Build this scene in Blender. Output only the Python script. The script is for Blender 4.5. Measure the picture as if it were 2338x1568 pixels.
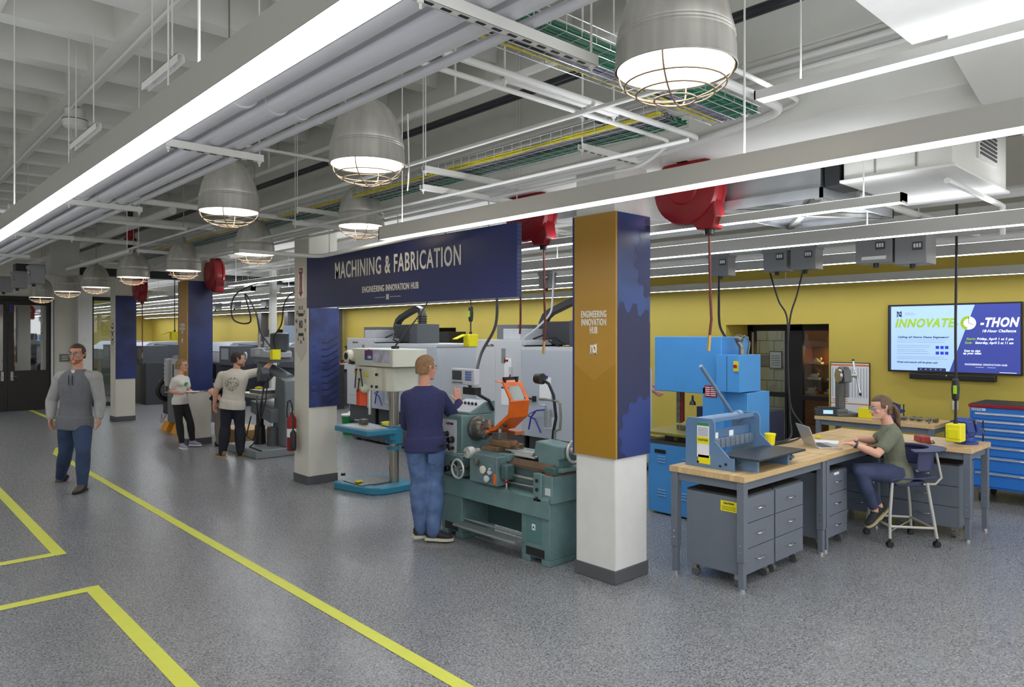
import bpy, bmesh, math, random
from mathutils import Vector, Matrix
PI = math.pi
R = math.radians
random.seed(4)
SC = bpy.context.scene
COL = SC.collection
for _o in list(bpy.data.objects):
    bpy.data.objects.remove(_o)

# ---------------------------------------------------------------- camera, world, exposure
YAW = math.atan2(1519, 1636)
cam_d = bpy.data.cameras.new('camera')
cam = bpy.data.objects.new('camera', cam_d)
COL.objects.link(cam)
cam.location = (0, 0, 1.95)
cam.rotation_euler = (PI / 2, 0, -YAW)
cam_d.sensor_width = 36
cam_d.lens = 36 * 1636 / 2338
cam_d.shift_y = -22 / 2338
cam_d.clip_start = 0.05
cam_d.clip_end = 200
SC.camera = cam
world = bpy.data.worlds.new('world')
SC.world = world
world.use_nodes = True
world.node_tree.nodes['Background'].inputs[0].default_value = (1.0, 1.0, 1.0, 1)
world.node_tree.nodes['Background'].inputs[1].default_value = 0.7
SC.view_settings.view_transform = 'Standard'
SC.view_settings.look = 'None'
SC.view_settings.gamma = 1
SC.view_settings.use_curve_mapping = False
SC.view_settings.exposure = 0.9
LIN_DOWN = 8.5      # radiance of the linear fixtures' lenses
LIN_UP = 6.0        # their uplight
DOME = 4.5

# ---------------------------------------------------------------- materials
def srgb(h, k=1.0):
    h = h.lstrip('#')
    v = [int(h[i:i + 2], 16) / 255 for i in (0, 2, 4)]
    return tuple(min(1, k * (x / 12.92 if x < .04045 else ((x + .055) / 1.055) ** 2.4)) for x in v) + (1,)

MC = {}
def mat(name, col='#808080', rough=.5, metal=0., noise=0., scale=8., bump=0., bscale=60., bdist=.01, emit=0., alpha=None, coat=0., k=1.0, spec=None, stretch=None):
    if name in MC: return MC[name]
    m = bpy.data.materials.new(name); m.use_nodes = True
    nt = m.node_tree; b = nt.nodes['Principled BSDF']
    c = srgb(col, k)
    b.inputs['Base Color'].default_value = c
    b.inputs['Roughness'].default_value = rough
    b.inputs['Metallic'].default_value = metal
    if coat: b.inputs['Coat Weight'].default_value = coat
    if spec is not None: b.inputs['Specular IOR Level'].default_value = spec
    if emit:
        b.inputs['Emission Color'].default_value = c
        b.inputs['Emission Strength'].default_value = emit
    tc = nt.nodes.new('ShaderNodeTexCoord')
    src = tc.outputs['Object']
    if stretch:
        mp = nt.nodes.new('ShaderNodeMapping'); mp.inputs['Scale'].default_value = stretch
        nt.links.new(src, mp.inputs['Vector']); src = mp.outputs[0]
    if noise:
        n = nt.nodes.new('ShaderNodeTexNoise'); n.inputs['Scale'].default_value = scale; n.inputs['Detail'].default_value = 5
        nt.links.new(src, n.inputs['Vector'])
        rp = nt.nodes.new('ShaderNodeValToRGB')
        rp.color_ramp.elements[0].position = .3; rp.color_ramp.elements[1].position = .7
        rp.color_ramp.elements[0].color = tuple(x * (1 - noise) for x in c[:3]) + (1,)
        rp.color_ramp.elements[1].color = tuple(min(1, x * (1 + noise)) for x in c[:3]) + (1,)
        nt.links.new(n.outputs['Fac'], rp.inputs[0]); nt.links.new(rp.outputs[0], b.inputs['Base Color'])
    if bump:
        n2 = nt.nodes.new('ShaderNodeTexNoise'); n2.inputs['Scale'].default_value = bscale; n2.inputs['Detail'].default_value = 4
        nt.links.new(src, n2.inputs['Vector'])
        bp = nt.nodes.new('ShaderNodeBump'); bp.inputs['Strength'].default_value = bump; bp.inputs['Distance'].default_value = bdist
        nt.links.new(n2.outputs['Fac'], bp.inputs['Height']); nt.links.new(bp.outputs[0], b.inputs['Normal'])
    if alpha is not None: b.inputs['Alpha'].default_value = alpha
    MC[name] = m
    return m

def nodes_of(m): return m.node_tree, m.node_tree.nodes['Principled BSDF']

def glass_mat(name, tint='#ffffff', rough=.02, refl=.12):
    m = bpy.data.materials.new(name); m.use_nodes = True
    nt = m.node_tree; nt.nodes.clear()
    o = nt.nodes.new('ShaderNodeOutputMaterial'); t = nt.nodes.new('ShaderNodeBsdfTransparent'); g = nt.nodes.new('ShaderNodeBsdfGlossy')
    t.inputs[0].default_value = srgb(tint); g.inputs['Roughness'].default_value = rough
    mx = nt.nodes.new('ShaderNodeMixShader'); lw = nt.nodes.new('ShaderNodeLayerWeight'); lw.inputs[0].default_value = .25
    ad = nt.nodes.new('ShaderNodeMath'); ad.operation = 'ADD'; ad.inputs[1].default_value = refl; ad.use_clamp = True
    mu = nt.nodes.new('ShaderNodeMath'); mu.operation = 'MULTIPLY'; mu.inputs[1].default_value = .6
    nt.links.new(lw.outputs['Fresnel'], mu.inputs[0]); nt.links.new(mu.outputs[0], ad.inputs[0]); nt.links.new(ad.outputs[0], mx.inputs[0])
    nt.links.new(t.outputs[0], mx.inputs[1]); nt.links.new(g.outputs[0], mx.inputs[2]); nt.links.new(mx.outputs[0], o.inputs[0])
    return m

# ---------------------------------------------------------------- mesh builder
class MB:
    def __init__(s): s.bm = bmesh.new()
    def box(s, x0, x1, y0, y1, z0, z1, M=None):
        P = [(x, y, z) for z in (z0, z1) for y in (y0, y1) for x in (x0, x1)]
        v = [s.bm.verts.new((M @ Vector(p)) if M else p) for p in P]
        for f in ((0, 2, 3, 1), (4, 5, 7, 6), (0, 1, 5, 4), (2, 6, 7, 3), (0, 4, 6, 2), (1, 3, 7, 5)):
            s.bm.faces.new([v[i] for i in f])
        return s
    def cbox(s, c, size, rot=(0, 0, 0)):
        from mathutils import Euler
        M = Matrix.Translation(c) @ Euler(rot).to_matrix().to_4x4()
        a, b, d = (q / 2 for q in size)
        return s.box(-a, a, -b, b, -d, d, M)
    def rings(s, rs, cap=True, close=False):
        vs = [[s.bm.verts.new(p) for p in r] for r in rs]
        n = len(vs[0])
        pr = list(zip(vs, vs[1:])) + ([(vs[-1], vs[0])] if close else [])
        for a, b in pr:
            for i in range(n):
                j = (i + 1) % n
                s.bm.faces.new((a[i], a[j], b[j], b[i]))
        if cap and not close:
            s.bm.faces.new(vs[0][::-1]); s.bm.faces.new(vs[-1])
        return s
    def tube(s, pts, r, n=8, cap=True):
        pts = [Vector(p) for p in pts]
        rr = r if isinstance(r, (list, tuple)) else [r] * len(pts)
        rs = []; up = None
        for i, p in enumerate(pts):
            t = ((pts[min(i + 1, len(pts) - 1)] - p).normalized() + (p - pts[max(i - 1, 0)]).normalized())
            t = t.normalized() if t.length > 1e-6 else Vector((0, 0, 1))
            if up is None:
                up = Vector((0, 0, 1)) if abs(t.z) < .9 else Vector((1, 0, 0))
            u = (up - t * up.dot(t)).normalized(); up = u
            w = t.cross(u)
            rs.append([p + (u * math.cos(2 * PI * k / n) + w * math.sin(2 * PI * k / n)) * rr[i] for k in range(n)])
        return s.rings(rs, cap)
    def cyl(s, a, b, r, n=16, r2=None): return s.tube([a, b], [r, r if r2 is None else r2], n)
    def lathe(s, prof, c=(0, 0, 0), ax='z', n=24, cap=True):
        c = Vector(c); rs = []
        for r, h in prof:
            ring = []
            for k in range(n):
                a = 2 * PI * k / n; u, w = max(r, 1e-4) * math.cos(a), max(r, 1e-4) * math.sin(a)
                ring.append(c + Vector({'z': (u, w, h), 'x': (h, u, w), 'y': (w, h, u)}[ax]))
            rs.append(ring)
        return s.rings(rs, cap)
    def prism(s, poly, ax, a, b):
        """poly: 2D points; ax 'y': poly in xz extruded y; 'x': poly in yz; 'z': poly in xy"""
        f = {'y': lambda p, t: (p[0], t, p[1]), 'x': lambda p, t: (t, p[0], p[1]), 'z': lambda p, t: (p[0], p[1], t)}[ax]
        return s.rings([[f(p, a) for p in poly], [f(p, b) for p in poly]])
    def torus(s, c, R_, r, ax='z', n=24, m=8, a0=0, a1=2 * PI):
        c = Vector(c); full = abs(a1 - a0 - 2 * PI) < 1e-4; rs = []
        for k in range(n if full else n + 1):
            a = a0 + (a1 - a0) * k / n; ring = []
            for j in range(m):
                q = 2 * PI * j / m; rad = R_ + r * math.cos(q); h = r * math.sin(q)
                u, w = rad * math.cos(a), rad * math.sin(a)
                ring.append(c + Vector({'z': (u, w, h), 'x': (h, u, w), 'y': (w, h, u)}[ax]))
            rs.append(ring)
        return s.rings(rs, True, close=full)
    def ball(s, c, r, n=12, sc=(1, 1, 1)):
        M = Matrix.Translation(c) @ Matrix.Diagonal((sc[0], sc[1], sc[2], 1))
        bmesh.ops.create_uvsphere(s.bm, u_segments=n, v_segments=max(6, n * 2 // 3), radius=r, matrix=M)
        return s
    def poly(s, pts):
        s.bm.faces.new([s.bm.verts.new(p) for p in pts]); return s
    def build(s, name, m, parent=None, loc=None, rz=None, smooth=True, bev=0., sharp=35, solid=0., remesh=0., sub=0):
        bm = s.bm
        if remesh == 0: bmesh.ops.recalc_face_normals(bm, faces=bm.faces)
        me = bpy.data.meshes.new(name); bm.to_mesh(me); bm.free()
        me.materials.append(m)
        if smooth and me.polygons:
            me.polygons.foreach_set('use_smooth', [True] * len(me.polygons))
            if not remesh: me.set_sharp_from_angle(angle=R(sharp))
        o = bpy.data.objects.new(name, me); COL.objects.link(o)
        if parent is not None: o.parent = parent
        if loc: o.location = loc
        if rz: o.rotation_euler.z = rz
        if solid:
            q = o.modifiers.new('s', 'SOLIDIFY'); q.thickness = solid; q.offset = 0
        if bev:
            q = o.modifiers.new('b', 'BEVEL'); q.width = bev; q.segments = 2; q.limit_method = 'ANGLE'; q.angle_limit = R(40)
        return o

def tag(o, label, cat, group=None, kind=None):
    o['label'] = label; o['category'] = cat
    if group: o['group'] = group
    if kind: o['kind'] = kind
    return o

def thing(name, label, cat, loc=(0, 0, 0), rz=0, group=None, kind=None):
    o = bpy.data.objects.new(name, None); COL.objects.link(o)
    o.empty_display_size = .1
    o.location = loc; o.rotation_euler = (0, 0, rz)
    return tag(o, label, cat, group, kind)

def struct(o, label=None):
    o['kind'] = 'structure'
    if label: o['label'] = label
    return o

def copy_tree(o, parent=None):
    c = o.copy(); COL.objects.link(c)
    if parent is not None: c.parent = parent
    for ch in list(o.children): copy_tree(ch, c)
    return c

def dup(o, loc, label, rz=None, group=None, scale=None):
    c = copy_tree(o); c.location = loc
    if rz is not None: c.rotation_euler.z = rz
    c['label'] = label
    if group: c['group'] = group
    if scale: c.scale = scale
    return c

_dg = None
def text(s, name, m, parent, loc, w=None, h=.1, rz=0, depth=.002, bold=0., shear=0., spacing=1.12, align='CENTER', tilt=None):
    """Lettering standing in the local x-z plane, read from -y; w = fitted total width, h = height of capitals."""
    cu = bpy.data.curves.new('t', 'FONT'); cu.body = s; cu.size = h / .73; cu.align_x = align; cu.align_y = 'CENTER'
    cu.offset = bold; cu.shear = shear; cu.space_character = spacing; cu.resolution_u = 3; cu.extrude = depth; cu.space_line = .85
    ob = bpy.data.objects.new('t', cu); COL.objects.link(ob)
    bpy.context.view_layer.update()
    me = bpy.data.meshes.new_from_object(ob.evaluated_get(bpy.context.evaluated_depsgraph_get()))
    bpy.data.objects.remove(ob)
    xs = [v.co.x for v in me.vertices]
    k = 1. if not w else w / max(1e-6, max(xs) - min(xs))
    for v in me.vertices:
        x, y, z = v.co; v.co = (x * k, -z, y)
    me.materials.clear(); me.materials.append(m)
    o = bpy.data.objects.new(name, me); COL.objects.link(o)
    if parent is not None: o.parent = parent
    o.location = loc; o.rotation_euler.z = rz
    if tilt: o.rotation_euler.x = tilt
    return o

# shared paints
white = mat('white paint', '#e4e4e0', .55, noise=.03, k=.92)
ceilp = mat('ceiling paint', '#dcdcd6', .8, noise=.03, scale=3, bump=.1, bscale=40, k=.95)
wallw = mat('warm white wall paint', '#d9d6ca', .7, noise=.02, scale=3)
black = mat('black plastic', '#1c1c1e', .45)
blackm = mat('black metal', '#262628', .4, .3)
rubber = mat('dark rubber', '#2a2a2a', .8)
steel = mat('steel', '#b0aea8', .3, .9, noise=.12, scale=20)
chrome = mat('chrome', '#e2e2e2', .15, 1.)
oily = mat('oily steel', '#7c7a74', .35, .8, noise=.3, scale=25)
bgrey = mat('blue grey powder coat', '#6c747f', .45, noise=.03)
dgrey = mat('dark grey paint', '#4b4d50', .5)
mgrey = mat('mid grey paint', '#85878a', .5, noise=.04)
lgrey = mat('light grey paint', '#c2c6cb', .45, noise=.02)
yelp = mat('bright yellow plastic', '#f0e414', .45)
teal = mat('machine green paint', '#637f80', .45, noise=.15, scale=6)
turq = mat('turquoise paint', '#2c7f9c', .4, noise=.08)
cream = mat('cream enamel', '#d8d8c6', .35, noise=.03)
orange = mat('orange enamel', '#dc6412', .45, noise=.1)
redp = mat('red enamel', '#92151d', .35, noise=.05)
dred = mat('dark red enamel', '#9a1620', .4)
skyb = mat('sky blue enamel', '#4692d4', .45, noise=.03, scale=3)
toolb = mat('tool chest blue', '#2b73c8', .4)
vblue = mat('vise blue', '#24408c', .4, noise=.1)
navy = mat('navy graphic panel', '#272e5e', .4, noise=.1, scale=3)
paper = mat('paper', '#eceef0', .8)
brass = mat('brass', '#c8a45a', .3, .9)
galv = mat('galvanised sheet', '#b4b8bc', .32, .75, noise=.1, scale=5)
copper = mat('copper pipe', '#a6582c', .4, .7)
# ================================================================ setting
def floor_material():
    m = mat('speckled floor coating', '#77797d', .34)
    nt, b = nodes_of(m)
    tc = nt.nodes.new('ShaderNodeTexCoord')
    vo = nt.nodes.new('ShaderNodeTexVoronoi'); vo.inputs['Scale'].default_value = 115; vo.inputs['Randomness'].default_value = 1
    nz = nt.nodes.new('ShaderNodeTexNoise'); nz.inputs['Scale'].default_value = 75; nz.inputs['Detail'].default_value = 3
    big = nt.nodes.new('ShaderNodeTexNoise'); big.inputs['Scale'].default_value = .9; big.inputs['Detail'].default_value = 3
    for n in (vo, nz, big): nt.links.new(tc.outputs['Object'], n.inputs['Vector'])
    rp = nt.nodes.new('ShaderNodeValToRGB')
    e = rp.color_ramp.elements
    e[0].position = 0; e[0].color = srgb('#3a3b3d'); e[1].position = 1; e[1].color = srgb('#c8c9cb')
    for p, c in ((.3, '#5d5e60'), (.45, '#7f8082'), (.62, '#8f9092'), (.8, '#a9aaad')):
        q = e.new(p); q.color = srgb(c)
    sep = nt.nodes.new('ShaderNodeSeparateColor'); nt.links.new(vo.outputs['Color'], sep.inputs[0])
    mx = nt.nodes.new('ShaderNodeMix'); mx.inputs[0].default_value = .45
    nt.links.new(sep.outputs[0], mx.inputs[2]); nt.links.new(nz.outputs['Fac'], mx.inputs[3])
    nt.links.new(mx.outputs[0], rp.inputs[0])
    mr = nt.nodes.new('ShaderNodeMapRange'); mr.inputs['To Min'].default_value = .82; mr.inputs['To Max'].default_value = 1.08
    nt.links.new(big.outputs['Fac'], mr.inputs[0])
    mu = nt.nodes.new('ShaderNodeMix'); mu.data_type = 'RGBA'; mu.blend_type = 'MULTIPLY'; mu.inputs[0].default_value = 1
    nt.links.new(rp.outputs[0], mu.inputs[6]); nt.links.new(mr.outputs[0], mu.inputs[7])
    nt.links.new(mu.outputs[2], b.inputs['Base Color'])
    rr = nt.nodes.new('ShaderNodeMapRange'); rr.inputs['To Min'].default_value = .2; rr.inputs['To Max'].default_value = .36
    nt.links.new(nz.outputs['Fac'], rr.inputs[0]); nt.links.new(rr.outputs[0], b.inputs['Roughness'])
    return m
XW = 10.7; YE = 21.8; ZC = 4.42
floor = struct(MB().box(-3.2, 13.6, -1.5, 38, -.1, 0).build('floor', floor_material(), smooth=False))
wy = mat('yellow wall paint', '#c9b552', .6, noise=.03, scale=1.5, k=1.0)
# yellow wall with four recessed door niches
NICH = [(4.6, 6.3), (13.5, 15.5), (22.6, 24.4), (31.4, 33.2)]
b = MB(); y = -1.5
for a, c in NICH:
    b.box(XW, XW + .2, y, a, 0, 3.0)
    b.box(XW, XW + .2, a, c, 2.1, 3.0)
    y = c
b.box(XW, XW + .2, y, 37, 0, 3.0)
wall = struct(b.build('wall_right', wy, smooth=False), 'long yellow wall behind the machines')
MB().box(XW, XW + .2, -1.5, 37, 3.0, ZC + .4).build('upper_wall', wallw, wall, smooth=False)
for a, c in NICH:
    b = MB()
    b.box(XW + .2, XW + .75, a - .1, a, 0, 2.2).box(XW + .2, XW + .75, c, c + .1, 0, 2.2).box(XW + .2, XW + .75, a, c, 2.1, 2.2)
    b.build('niche_reveal', wy, wall, smooth=False)
struct(MB().box(2.0, 13.6, 36.8, 37, 0, ZC + .4).build('wall_far', wy, smooth=False))
baseb = mat('grey rubber base', '#55575a', .6)
b = MB(); y = -1.5
for a, c in NICH:
    b.box(XW - .012, XW, y, a, 0, .1); y = c
b.box(XW - .012, XW, y, 36.8, 0, .1)
struct(b.build('baseboard_right', baseb, smooth=False))
struct(MB().box(13.4, 13.6, -1.5, 37, 0, ZC).build('wall_hallway', mat('pale glazed block', '#c6c4aa', .35), smooth=False))
struct(MB().box(XW + .2, 13.4, -1.5, -1.3, 0, ZC).build('wall_hallway_end', wallw, smooth=False))

struct(MB().box(-3.2, -3.0, -1.5, 28, 0, ZC + .36).build('wall_left_unseen', wallw, smooth=False))  # out of view; added to block world light from the left
# end wall with double door and glazed partition
wl = struct(MB().box(-3.0, 2.0, YE, YE + .2, 0, ZC + .4).box(2.0, 3.95, YE, YE + .2, 2.9, ZC + .4).box(3.95, 4.78, YE, YE + .2, 0, ZC + .4)
            .build('wall_end', wallw, smooth=False), 'warm white end wall round the dark double door')
struct(MB().box(4.45, 4.78, YE - .28, YE, 0, ZC).build('trim_1', white, smooth=False), 'white pilaster beside the end wall door')
MB().box(4.78, 5.9, YE, YE + .15, 2.95, ZC + .4).build('wall_header', wallw, wl, smooth=False)
glass = glass_mat('partition glass', '#e8eef0', refl=.06)
dglass = glass_mat('door glass', '#c8d2e2', refl=.55)
dblk = mat('dark bronze door', '#1d1a18', .35)
d2 = thing('door_1', 'dark double door with tall glass lights at the end of the aisle', 'door', (2.0, YE, 0), 0, kind='structure')
MB().box(1.87, 1.95, -.05, .12, 0, 2.9).box(0, .06, -.05, .12, 0, 2.9).box(0, 1.95, -.05, .12, 2.8, 2.9).build('door_frame', dblk, d2, bev=.005)
for x0, x1, hx in ((.06, .955, .85), (.965, 1.87, 1.05)):
    lf = MB().box(x0, x1, 0, .05, .01, 1.02).box(x0, x1, 0, .05, 2.68, 2.8).box(x0, x0 + .13, 0, .05, 1.02, 2.68).box(x1 - .09, x1, 0, .05, 1.02, 2.68).build('door_leaf', dblk, d2, bev=.003)
    MB().box(x0 + .13, x1 - .09, .02, .03, 1.02, 2.68).build('pane', dglass, lf, smooth=False)
    hb = MB().box(hx - .03, hx + .03, -.01, 0, .77, 1.0).cyl((hx, -.01, .88), (hx, -.06, .88), .01)
    hb.cyl((hx, -.055, .88), (hx + (-.1 if hx < .95 else .1), -.055, .88), .01).build('handle', chrome, lf)
    MB().box(x0 + .04, x0 + .1, -.004, 0, 2.5, 2.7).build('sticker', mat('blue sticker', '#27459e'), lf)
MB().box(1.88, 1.93, -.07, -.05, 0, 2.86).build('door_edge_strip', white, d2)
p = thing('wall_sign', 'small olive room sign on the end wall right of the door', 'sign', (4.2, YE - .01, 1.22))
MB().box(-.12, .12, -.012, .008, 0, .2).build('plate', mat('olive plate', '#6d7060', .4), p, bev=.003)
for k in range(3): MB().box(-.07, .07, -.014, -.012, .05 + .045 * k, .065 + .045 * k).build('lettering', white, p)
w1 = thing('window_1', 'glazed partition in a black frame past the end wall', 'window', (4.78, YE, 0), 0, kind='structure')
MB().box(0, .09, -.03, .1, 0, 2.95).box(0, 1.12, -.03, .1, 2.85, 2.95).box(0, 1.12, -.03, .1, 0, .1).box(1.06, 1.12, -.03, .1, 0, 2.95).build('window_frame', blackm, w1)
MB().box(.09, 1.06, .02, .03, .1, 2.85).build('pane', glass, w1, smooth=False)
# room beyond the double door
struct(MB().box(-.5, 4.6, 28, 28.2, 0, ZC).build('wall_beyond_door', wallw, smooth=False))
struct(MB().box(4.6, 4.8, YE + .2, 28.2, 0, ZC).build('wall_corridor', wallw, smooth=False))

# door in the yellow wall's first niche (and simpler leaves in the others)
hd = mat('black aluminium frame', '#17171a', .35)
for i, (a, c) in enumerate(NICH):
    dn = thing('door_%d' % (i + 2), ['black framed glass door in the niche left of the screen', 'open black door in the niche behind the white machines',
               'black framed glass door in a distant yellow niche', 'farthest black framed glass door in the yellow wall'][i], 'door', (XW + .7, c, 0), -PI / 2, kind='structure')
    w = c - a
    if i == 0:
        b = MB().box(0, .1, 0, .1, 0, 2.1).box(w - .07, w, 0, .1, 0, 2.1).box(0, w, 0, .1, 2.0, 2.1).box(.72, .97, 0, .1, 0, 2.1).box(0, w, 0, .1, 0, .12)
        b.build('door_frame', hd, dn, bev=.004)
        lf = MB().box(.1, .72, -.03, .0, .9, .98).box(.1, .14, -.02, .06, .12, 2.0).box(.68, .72, -.02, .06, .12, 2.0).build('push_bar', hd, dn)
        MB().box(.97, w - .07, -.02, .03, .88, .95).build('rail', hd, dn)
        MB().box(.14, .68, .03, .04, .12, 2.0).build('pane', glass, dn, smooth=False)
        MB().box(.97, w - .07, .03, .04, .12, 2.0).build('pane', glass, dn, smooth=False)
        MB().box(.1, .13, -.04, -.02, .2, 1.98).build('weather_strip', mat('pale strip', '#b8b4a0'), dn)
    elif i == 1:
        b = MB().box(0, .1, 0, .1, 0, 2.1).box(w - .1, w, 0, .1, 0, 2.1).box(0, w, 0, .1, 2.0, 2.1); b.build('door_frame', hd, dn)
        MB().box(.1, w - .1, .03, .05, 0, 2.0).build('pane', mat('dark glass', '#101318', .1), dn, smooth=False)
    else:
        b = MB().box(0, .1, 0, .1, 0, 2.1).box(w - .1, w, 0, .1, 0, 2.1).box(0, w, 0, .1, 2.0, 2.1).box(w / 2 - .06, w / 2 + .06, 0, .1, 0, 2.1); b.build('door_frame', hd, dn)
        MB().box(.1, w - .1, .03, .05, 0, 2.0).build('pane', mat('dark glass', '#101318', .1), dn, smooth=False)

# hallway beyond the first niche: glazed block, a notice, a lit display case
hall = mat('glazed block face', '#c9c7ac', .25, noise=.05, scale=2)
hw = bpy.data.objects['wall_hallway']
me0 = None; bw, bh = .31, .26
for r_ in range(9):
    for c_ in range(8):
        y0 = 6.2 + c_ * bw + (r_ % 2) * bw / 2
        if me0 is None:
            o = MB().box(13.36, 13.40, 0, bw - .012, 0, bh - .012).build('block', hall, hw, bev=.003); me0 = o.data
        else:
            o = bpy.data.objects.new('block', me0); COL.objects.link(o); o.parent = hw
            q = o.modifiers.new('b', 'BEVEL'); q.width = .003
        o.location = (0, y0, r_ * bh)
nt_ = thing('notice', 'white framed notice on the glazed block wall behind the glass door', 'sign', (13.34, 6.9, 1.27), -PI / 2)
MB().box(0, .26, -.01, .015, 0, .34).build('frame', blackm, nt_); MB().box(.015, .245, -.014, -.01, .015, .325).build('sheet', paper, nt_)
for k in range(5): MB().box(.04, .22, -.016, -.014, .06 + k * .045, .075 + k * .045).build('text_line', mgrey, nt_)
nb = thing('wall_plaque', 'small grey plaque beside the white notice behind the glass door', 'sign', (13.34, 7.16, 1.33), -PI / 2)
MB().box(0, .26, -.01, .015, 0, .2).build('plate', mgrey, nb)
dc = thing('display_case', 'wooden display case with glass shelves lit warmly behind the glass door', 'display case', (12.5, 5.95, 0), -PI / 2)
wood = mat('red brown wood', '#8c5632', .45, noise=.15, scale=4)
MB().box(0, 2.3, 0, .55, 0, .88).build('cabinet_base', wood, dc, bev=.005)
MB().box(0, .06, 0, .55, .88, 2.3).box(2.24, 2.3, 0, .55, .88, 2.3).box(0, 2.3, .5, .55, .88, 2.3).box(0, 2.3, 0, .55, 1.72, 2.3).build('case_frame', wood, dc, bev=.004)
for z in (1.12, 1.4): MB().box(.06, 2.24, .05, .5, z, z + .012).build('shelf', glass_mat('shelf glass %d' % int(z * 10), '#dfe8e6', refl=.2), dc)
MB().box(.5, 1.6, .2, .35, 1.70, 1.715).build('case_lamp', mat('warm lamp', '#ffd28a', emit=14), dc)
for i, (x, z) in enumerate(((.15, .885), (.5, .885), (.2, 1.135), (.55, 1.135), (1.1, 1.135), (.25, 1.415), (.6, 1.415), (1.2, 1.415))):
    mo = MB().box(x - .1, x + .1, .2, .32, z, z + .03).ball((x, .26, z + .06), .05, 10, (1.5, .8, .8)).ball((x + .07, .26, z + .09), .025, 8)
    tag(mo.build('fossil_specimen', mat('bone white', '#d8d0c0', .6)), ['left', 'middle', 'left', 'middle', 'right', 'left', 'middle', 'right'][i] + ' pale specimen on the ' + ('bottom', 'bottom', 'middle', 'middle', 'middle', 'top', 'top', 'top')[i] + ' shelf of the warm display case', 'specimen', 'specimens in the display case')
for o in [o for o in COL.objects if o.name.startswith('fossil_specimen')]:
    o.location = (12.5, 5.95, 0); o.rotation_euler.z = -PI / 2

# ---------------------------------------------------------------- ceiling: waffle slab with drop beams
ceil = struct(MB().box(-3.2, 13.6, -1.5, 37, ZC + .36, ZC + .5).build('ceiling', ceilp, smooth=False))
x = 1.66 - .99 * 4
while x < 10.6:
    if not (4.2 < x < 5.3):
        MB().prism([(x, ZC - .003), (x + .2, ZC - .003), (x + .24, ZC + .36), (x - .04, ZC + .36)], 'y', -1.5, 36.79).build('rib', ceilp, ceil, smooth=False)
    x += .99
y = 6.72 - .914 * 9
while y < 36:
    MB().prism([(y, ZC), (y + .2, ZC), (y + .24, ZC + .36), (y - .04, ZC + .36)], 'x', -3.0, 4.4).build('rib', ceilp, ceil, smooth=False)
    MB().prism([(y, ZC), (y + .2, ZC), (y + .24, ZC + .36), (y - .04, ZC + .36)], 'x', 5.2, 10.69).build('rib', ceilp, ceil, smooth=False)
    y += .914
MB().box(4.36, 5.2, -1.5, 37, 3.74, ZC + .36).box(4.36, 5.05, -1.5, 37, 3.28, 3.74).build('drop_beam', ceilp, ceil, smooth=False, bev=.01)
for yb in (3.5, 8.5, 13.0, 17.6, 22.2, 26.8, 31.5):
    MB().box(5.05, 10.7, yb, yb + .42, 3.75, ZC + .36).build('cross_beam', ceilp, ceil, smooth=False)
MB().box(10.1, 10.7, -1.5, 36.8, 3.0, 3.5).build('soffit', ceilp, ceil, smooth=False)

# ---------------------------------------------------------------- floor tape
tape = mat('yellow floor tape', '#d4d850', .45, noise=.03)
def strip(pts, label, w=.085):
    b = MB()
    b.poly([(p[0], p[1], .0025) for p in pts])
    return tag(b.build('floor_tape', tape, smooth=False), label, 'floor marking')
strip([(2.45, -1.5), (2.54, -1.5), (2.54, 13.5), (2.45, 13.6)], 'longest yellow floor tape line running along the aisle beside the machines')
strip([(2.45, 13.6), (2.54, 13.5), (2.72, 14.3), (2.62, 14.3)], 'short slanted yellow tape tick beside the walking man')
strip([(3.39, 21.8), (3.49, 21.8), (3.49, 18.3), (3.39, 18.3)], 'yellow floor tape line ending at the dark double door')
strip([(1.33, -1.5), (1.43, -1.5), (1.43, 6.26), (1.33, 6.15)], 'near yellow floor tape leg running toward the bottom of the picture')
strip([(-1.5, 6.15), (1.33, 6.15), (1.43, 6.26), (-1.5, 6.26)], 'near yellow cross strip meeting the near tape leg')
strip([(1.33, 7.45), (1.43, 7.34), (1.43, 16), (1.33, 16)], 'far yellow floor tape leg at the left edge of the picture')
strip([(-1.5, 7.34), (1.43, 7.34), (1.33, 7.45), (-1.5, 7.45)], 'far yellow cross strip meeting the far tape leg')

# ---------------------------------------------------------------- columns with graphic wraps
gold = mat('gold graphic panel', '#a97f2c', .4, k=1.05, noise=.04, scale=2)
def navy_graphic(name, hi, sc, seed):
    m = mat(name, '#26305f', .38); nt, b = nodes_of(m)
    tc = nt.nodes.new('ShaderNodeTexCoord'); mp = nt.nodes.new('ShaderNodeMapping'); mp.inputs['Location'].default_value = (seed, seed * 2, 0)
    vo = nt.nodes.new('ShaderNodeTexVoronoi'); vo.inputs['Scale'].default_value = sc; vo.feature = 'F1'; vo.distance = 'CHEBYCHEV'
    nz = nt.nodes.new('ShaderNodeTexNoise'); nz.inputs['Scale'].default_value = 1.6; nz.inputs['Detail'].default_value = 2
    nt.links.new(tc.outputs['Object'], mp.inputs[0])
    for n in (vo, nz): nt.links.new(mp.outputs[0], n.inputs['Vector'])
    mu = nt.nodes.new('ShaderNodeMath'); mu.operation = 'MULTIPLY_ADD'; mu.inputs[1].default_value = .35
    nt.links.new(vo.outputs['Distance'], mu.inputs[0]); nt.links.new(nz.outputs['Fac'], mu.inputs[2])
    rp = nt.nodes.new('ShaderNodeValToRGB'); e = rp.color_ramp.elements
    e[0].position = .38; e[0].color = srgb('#1f2240'); e[1].position = .8; e[1].color = srgb(hi)
    q = e.new(.55); q.color = srgb('#28305a')
    nt.links.new(mu.outputs[0], rp.inputs[0]); nt.links.new(rp.outputs[0], b.inputs['Base Color'])
    return m
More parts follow.
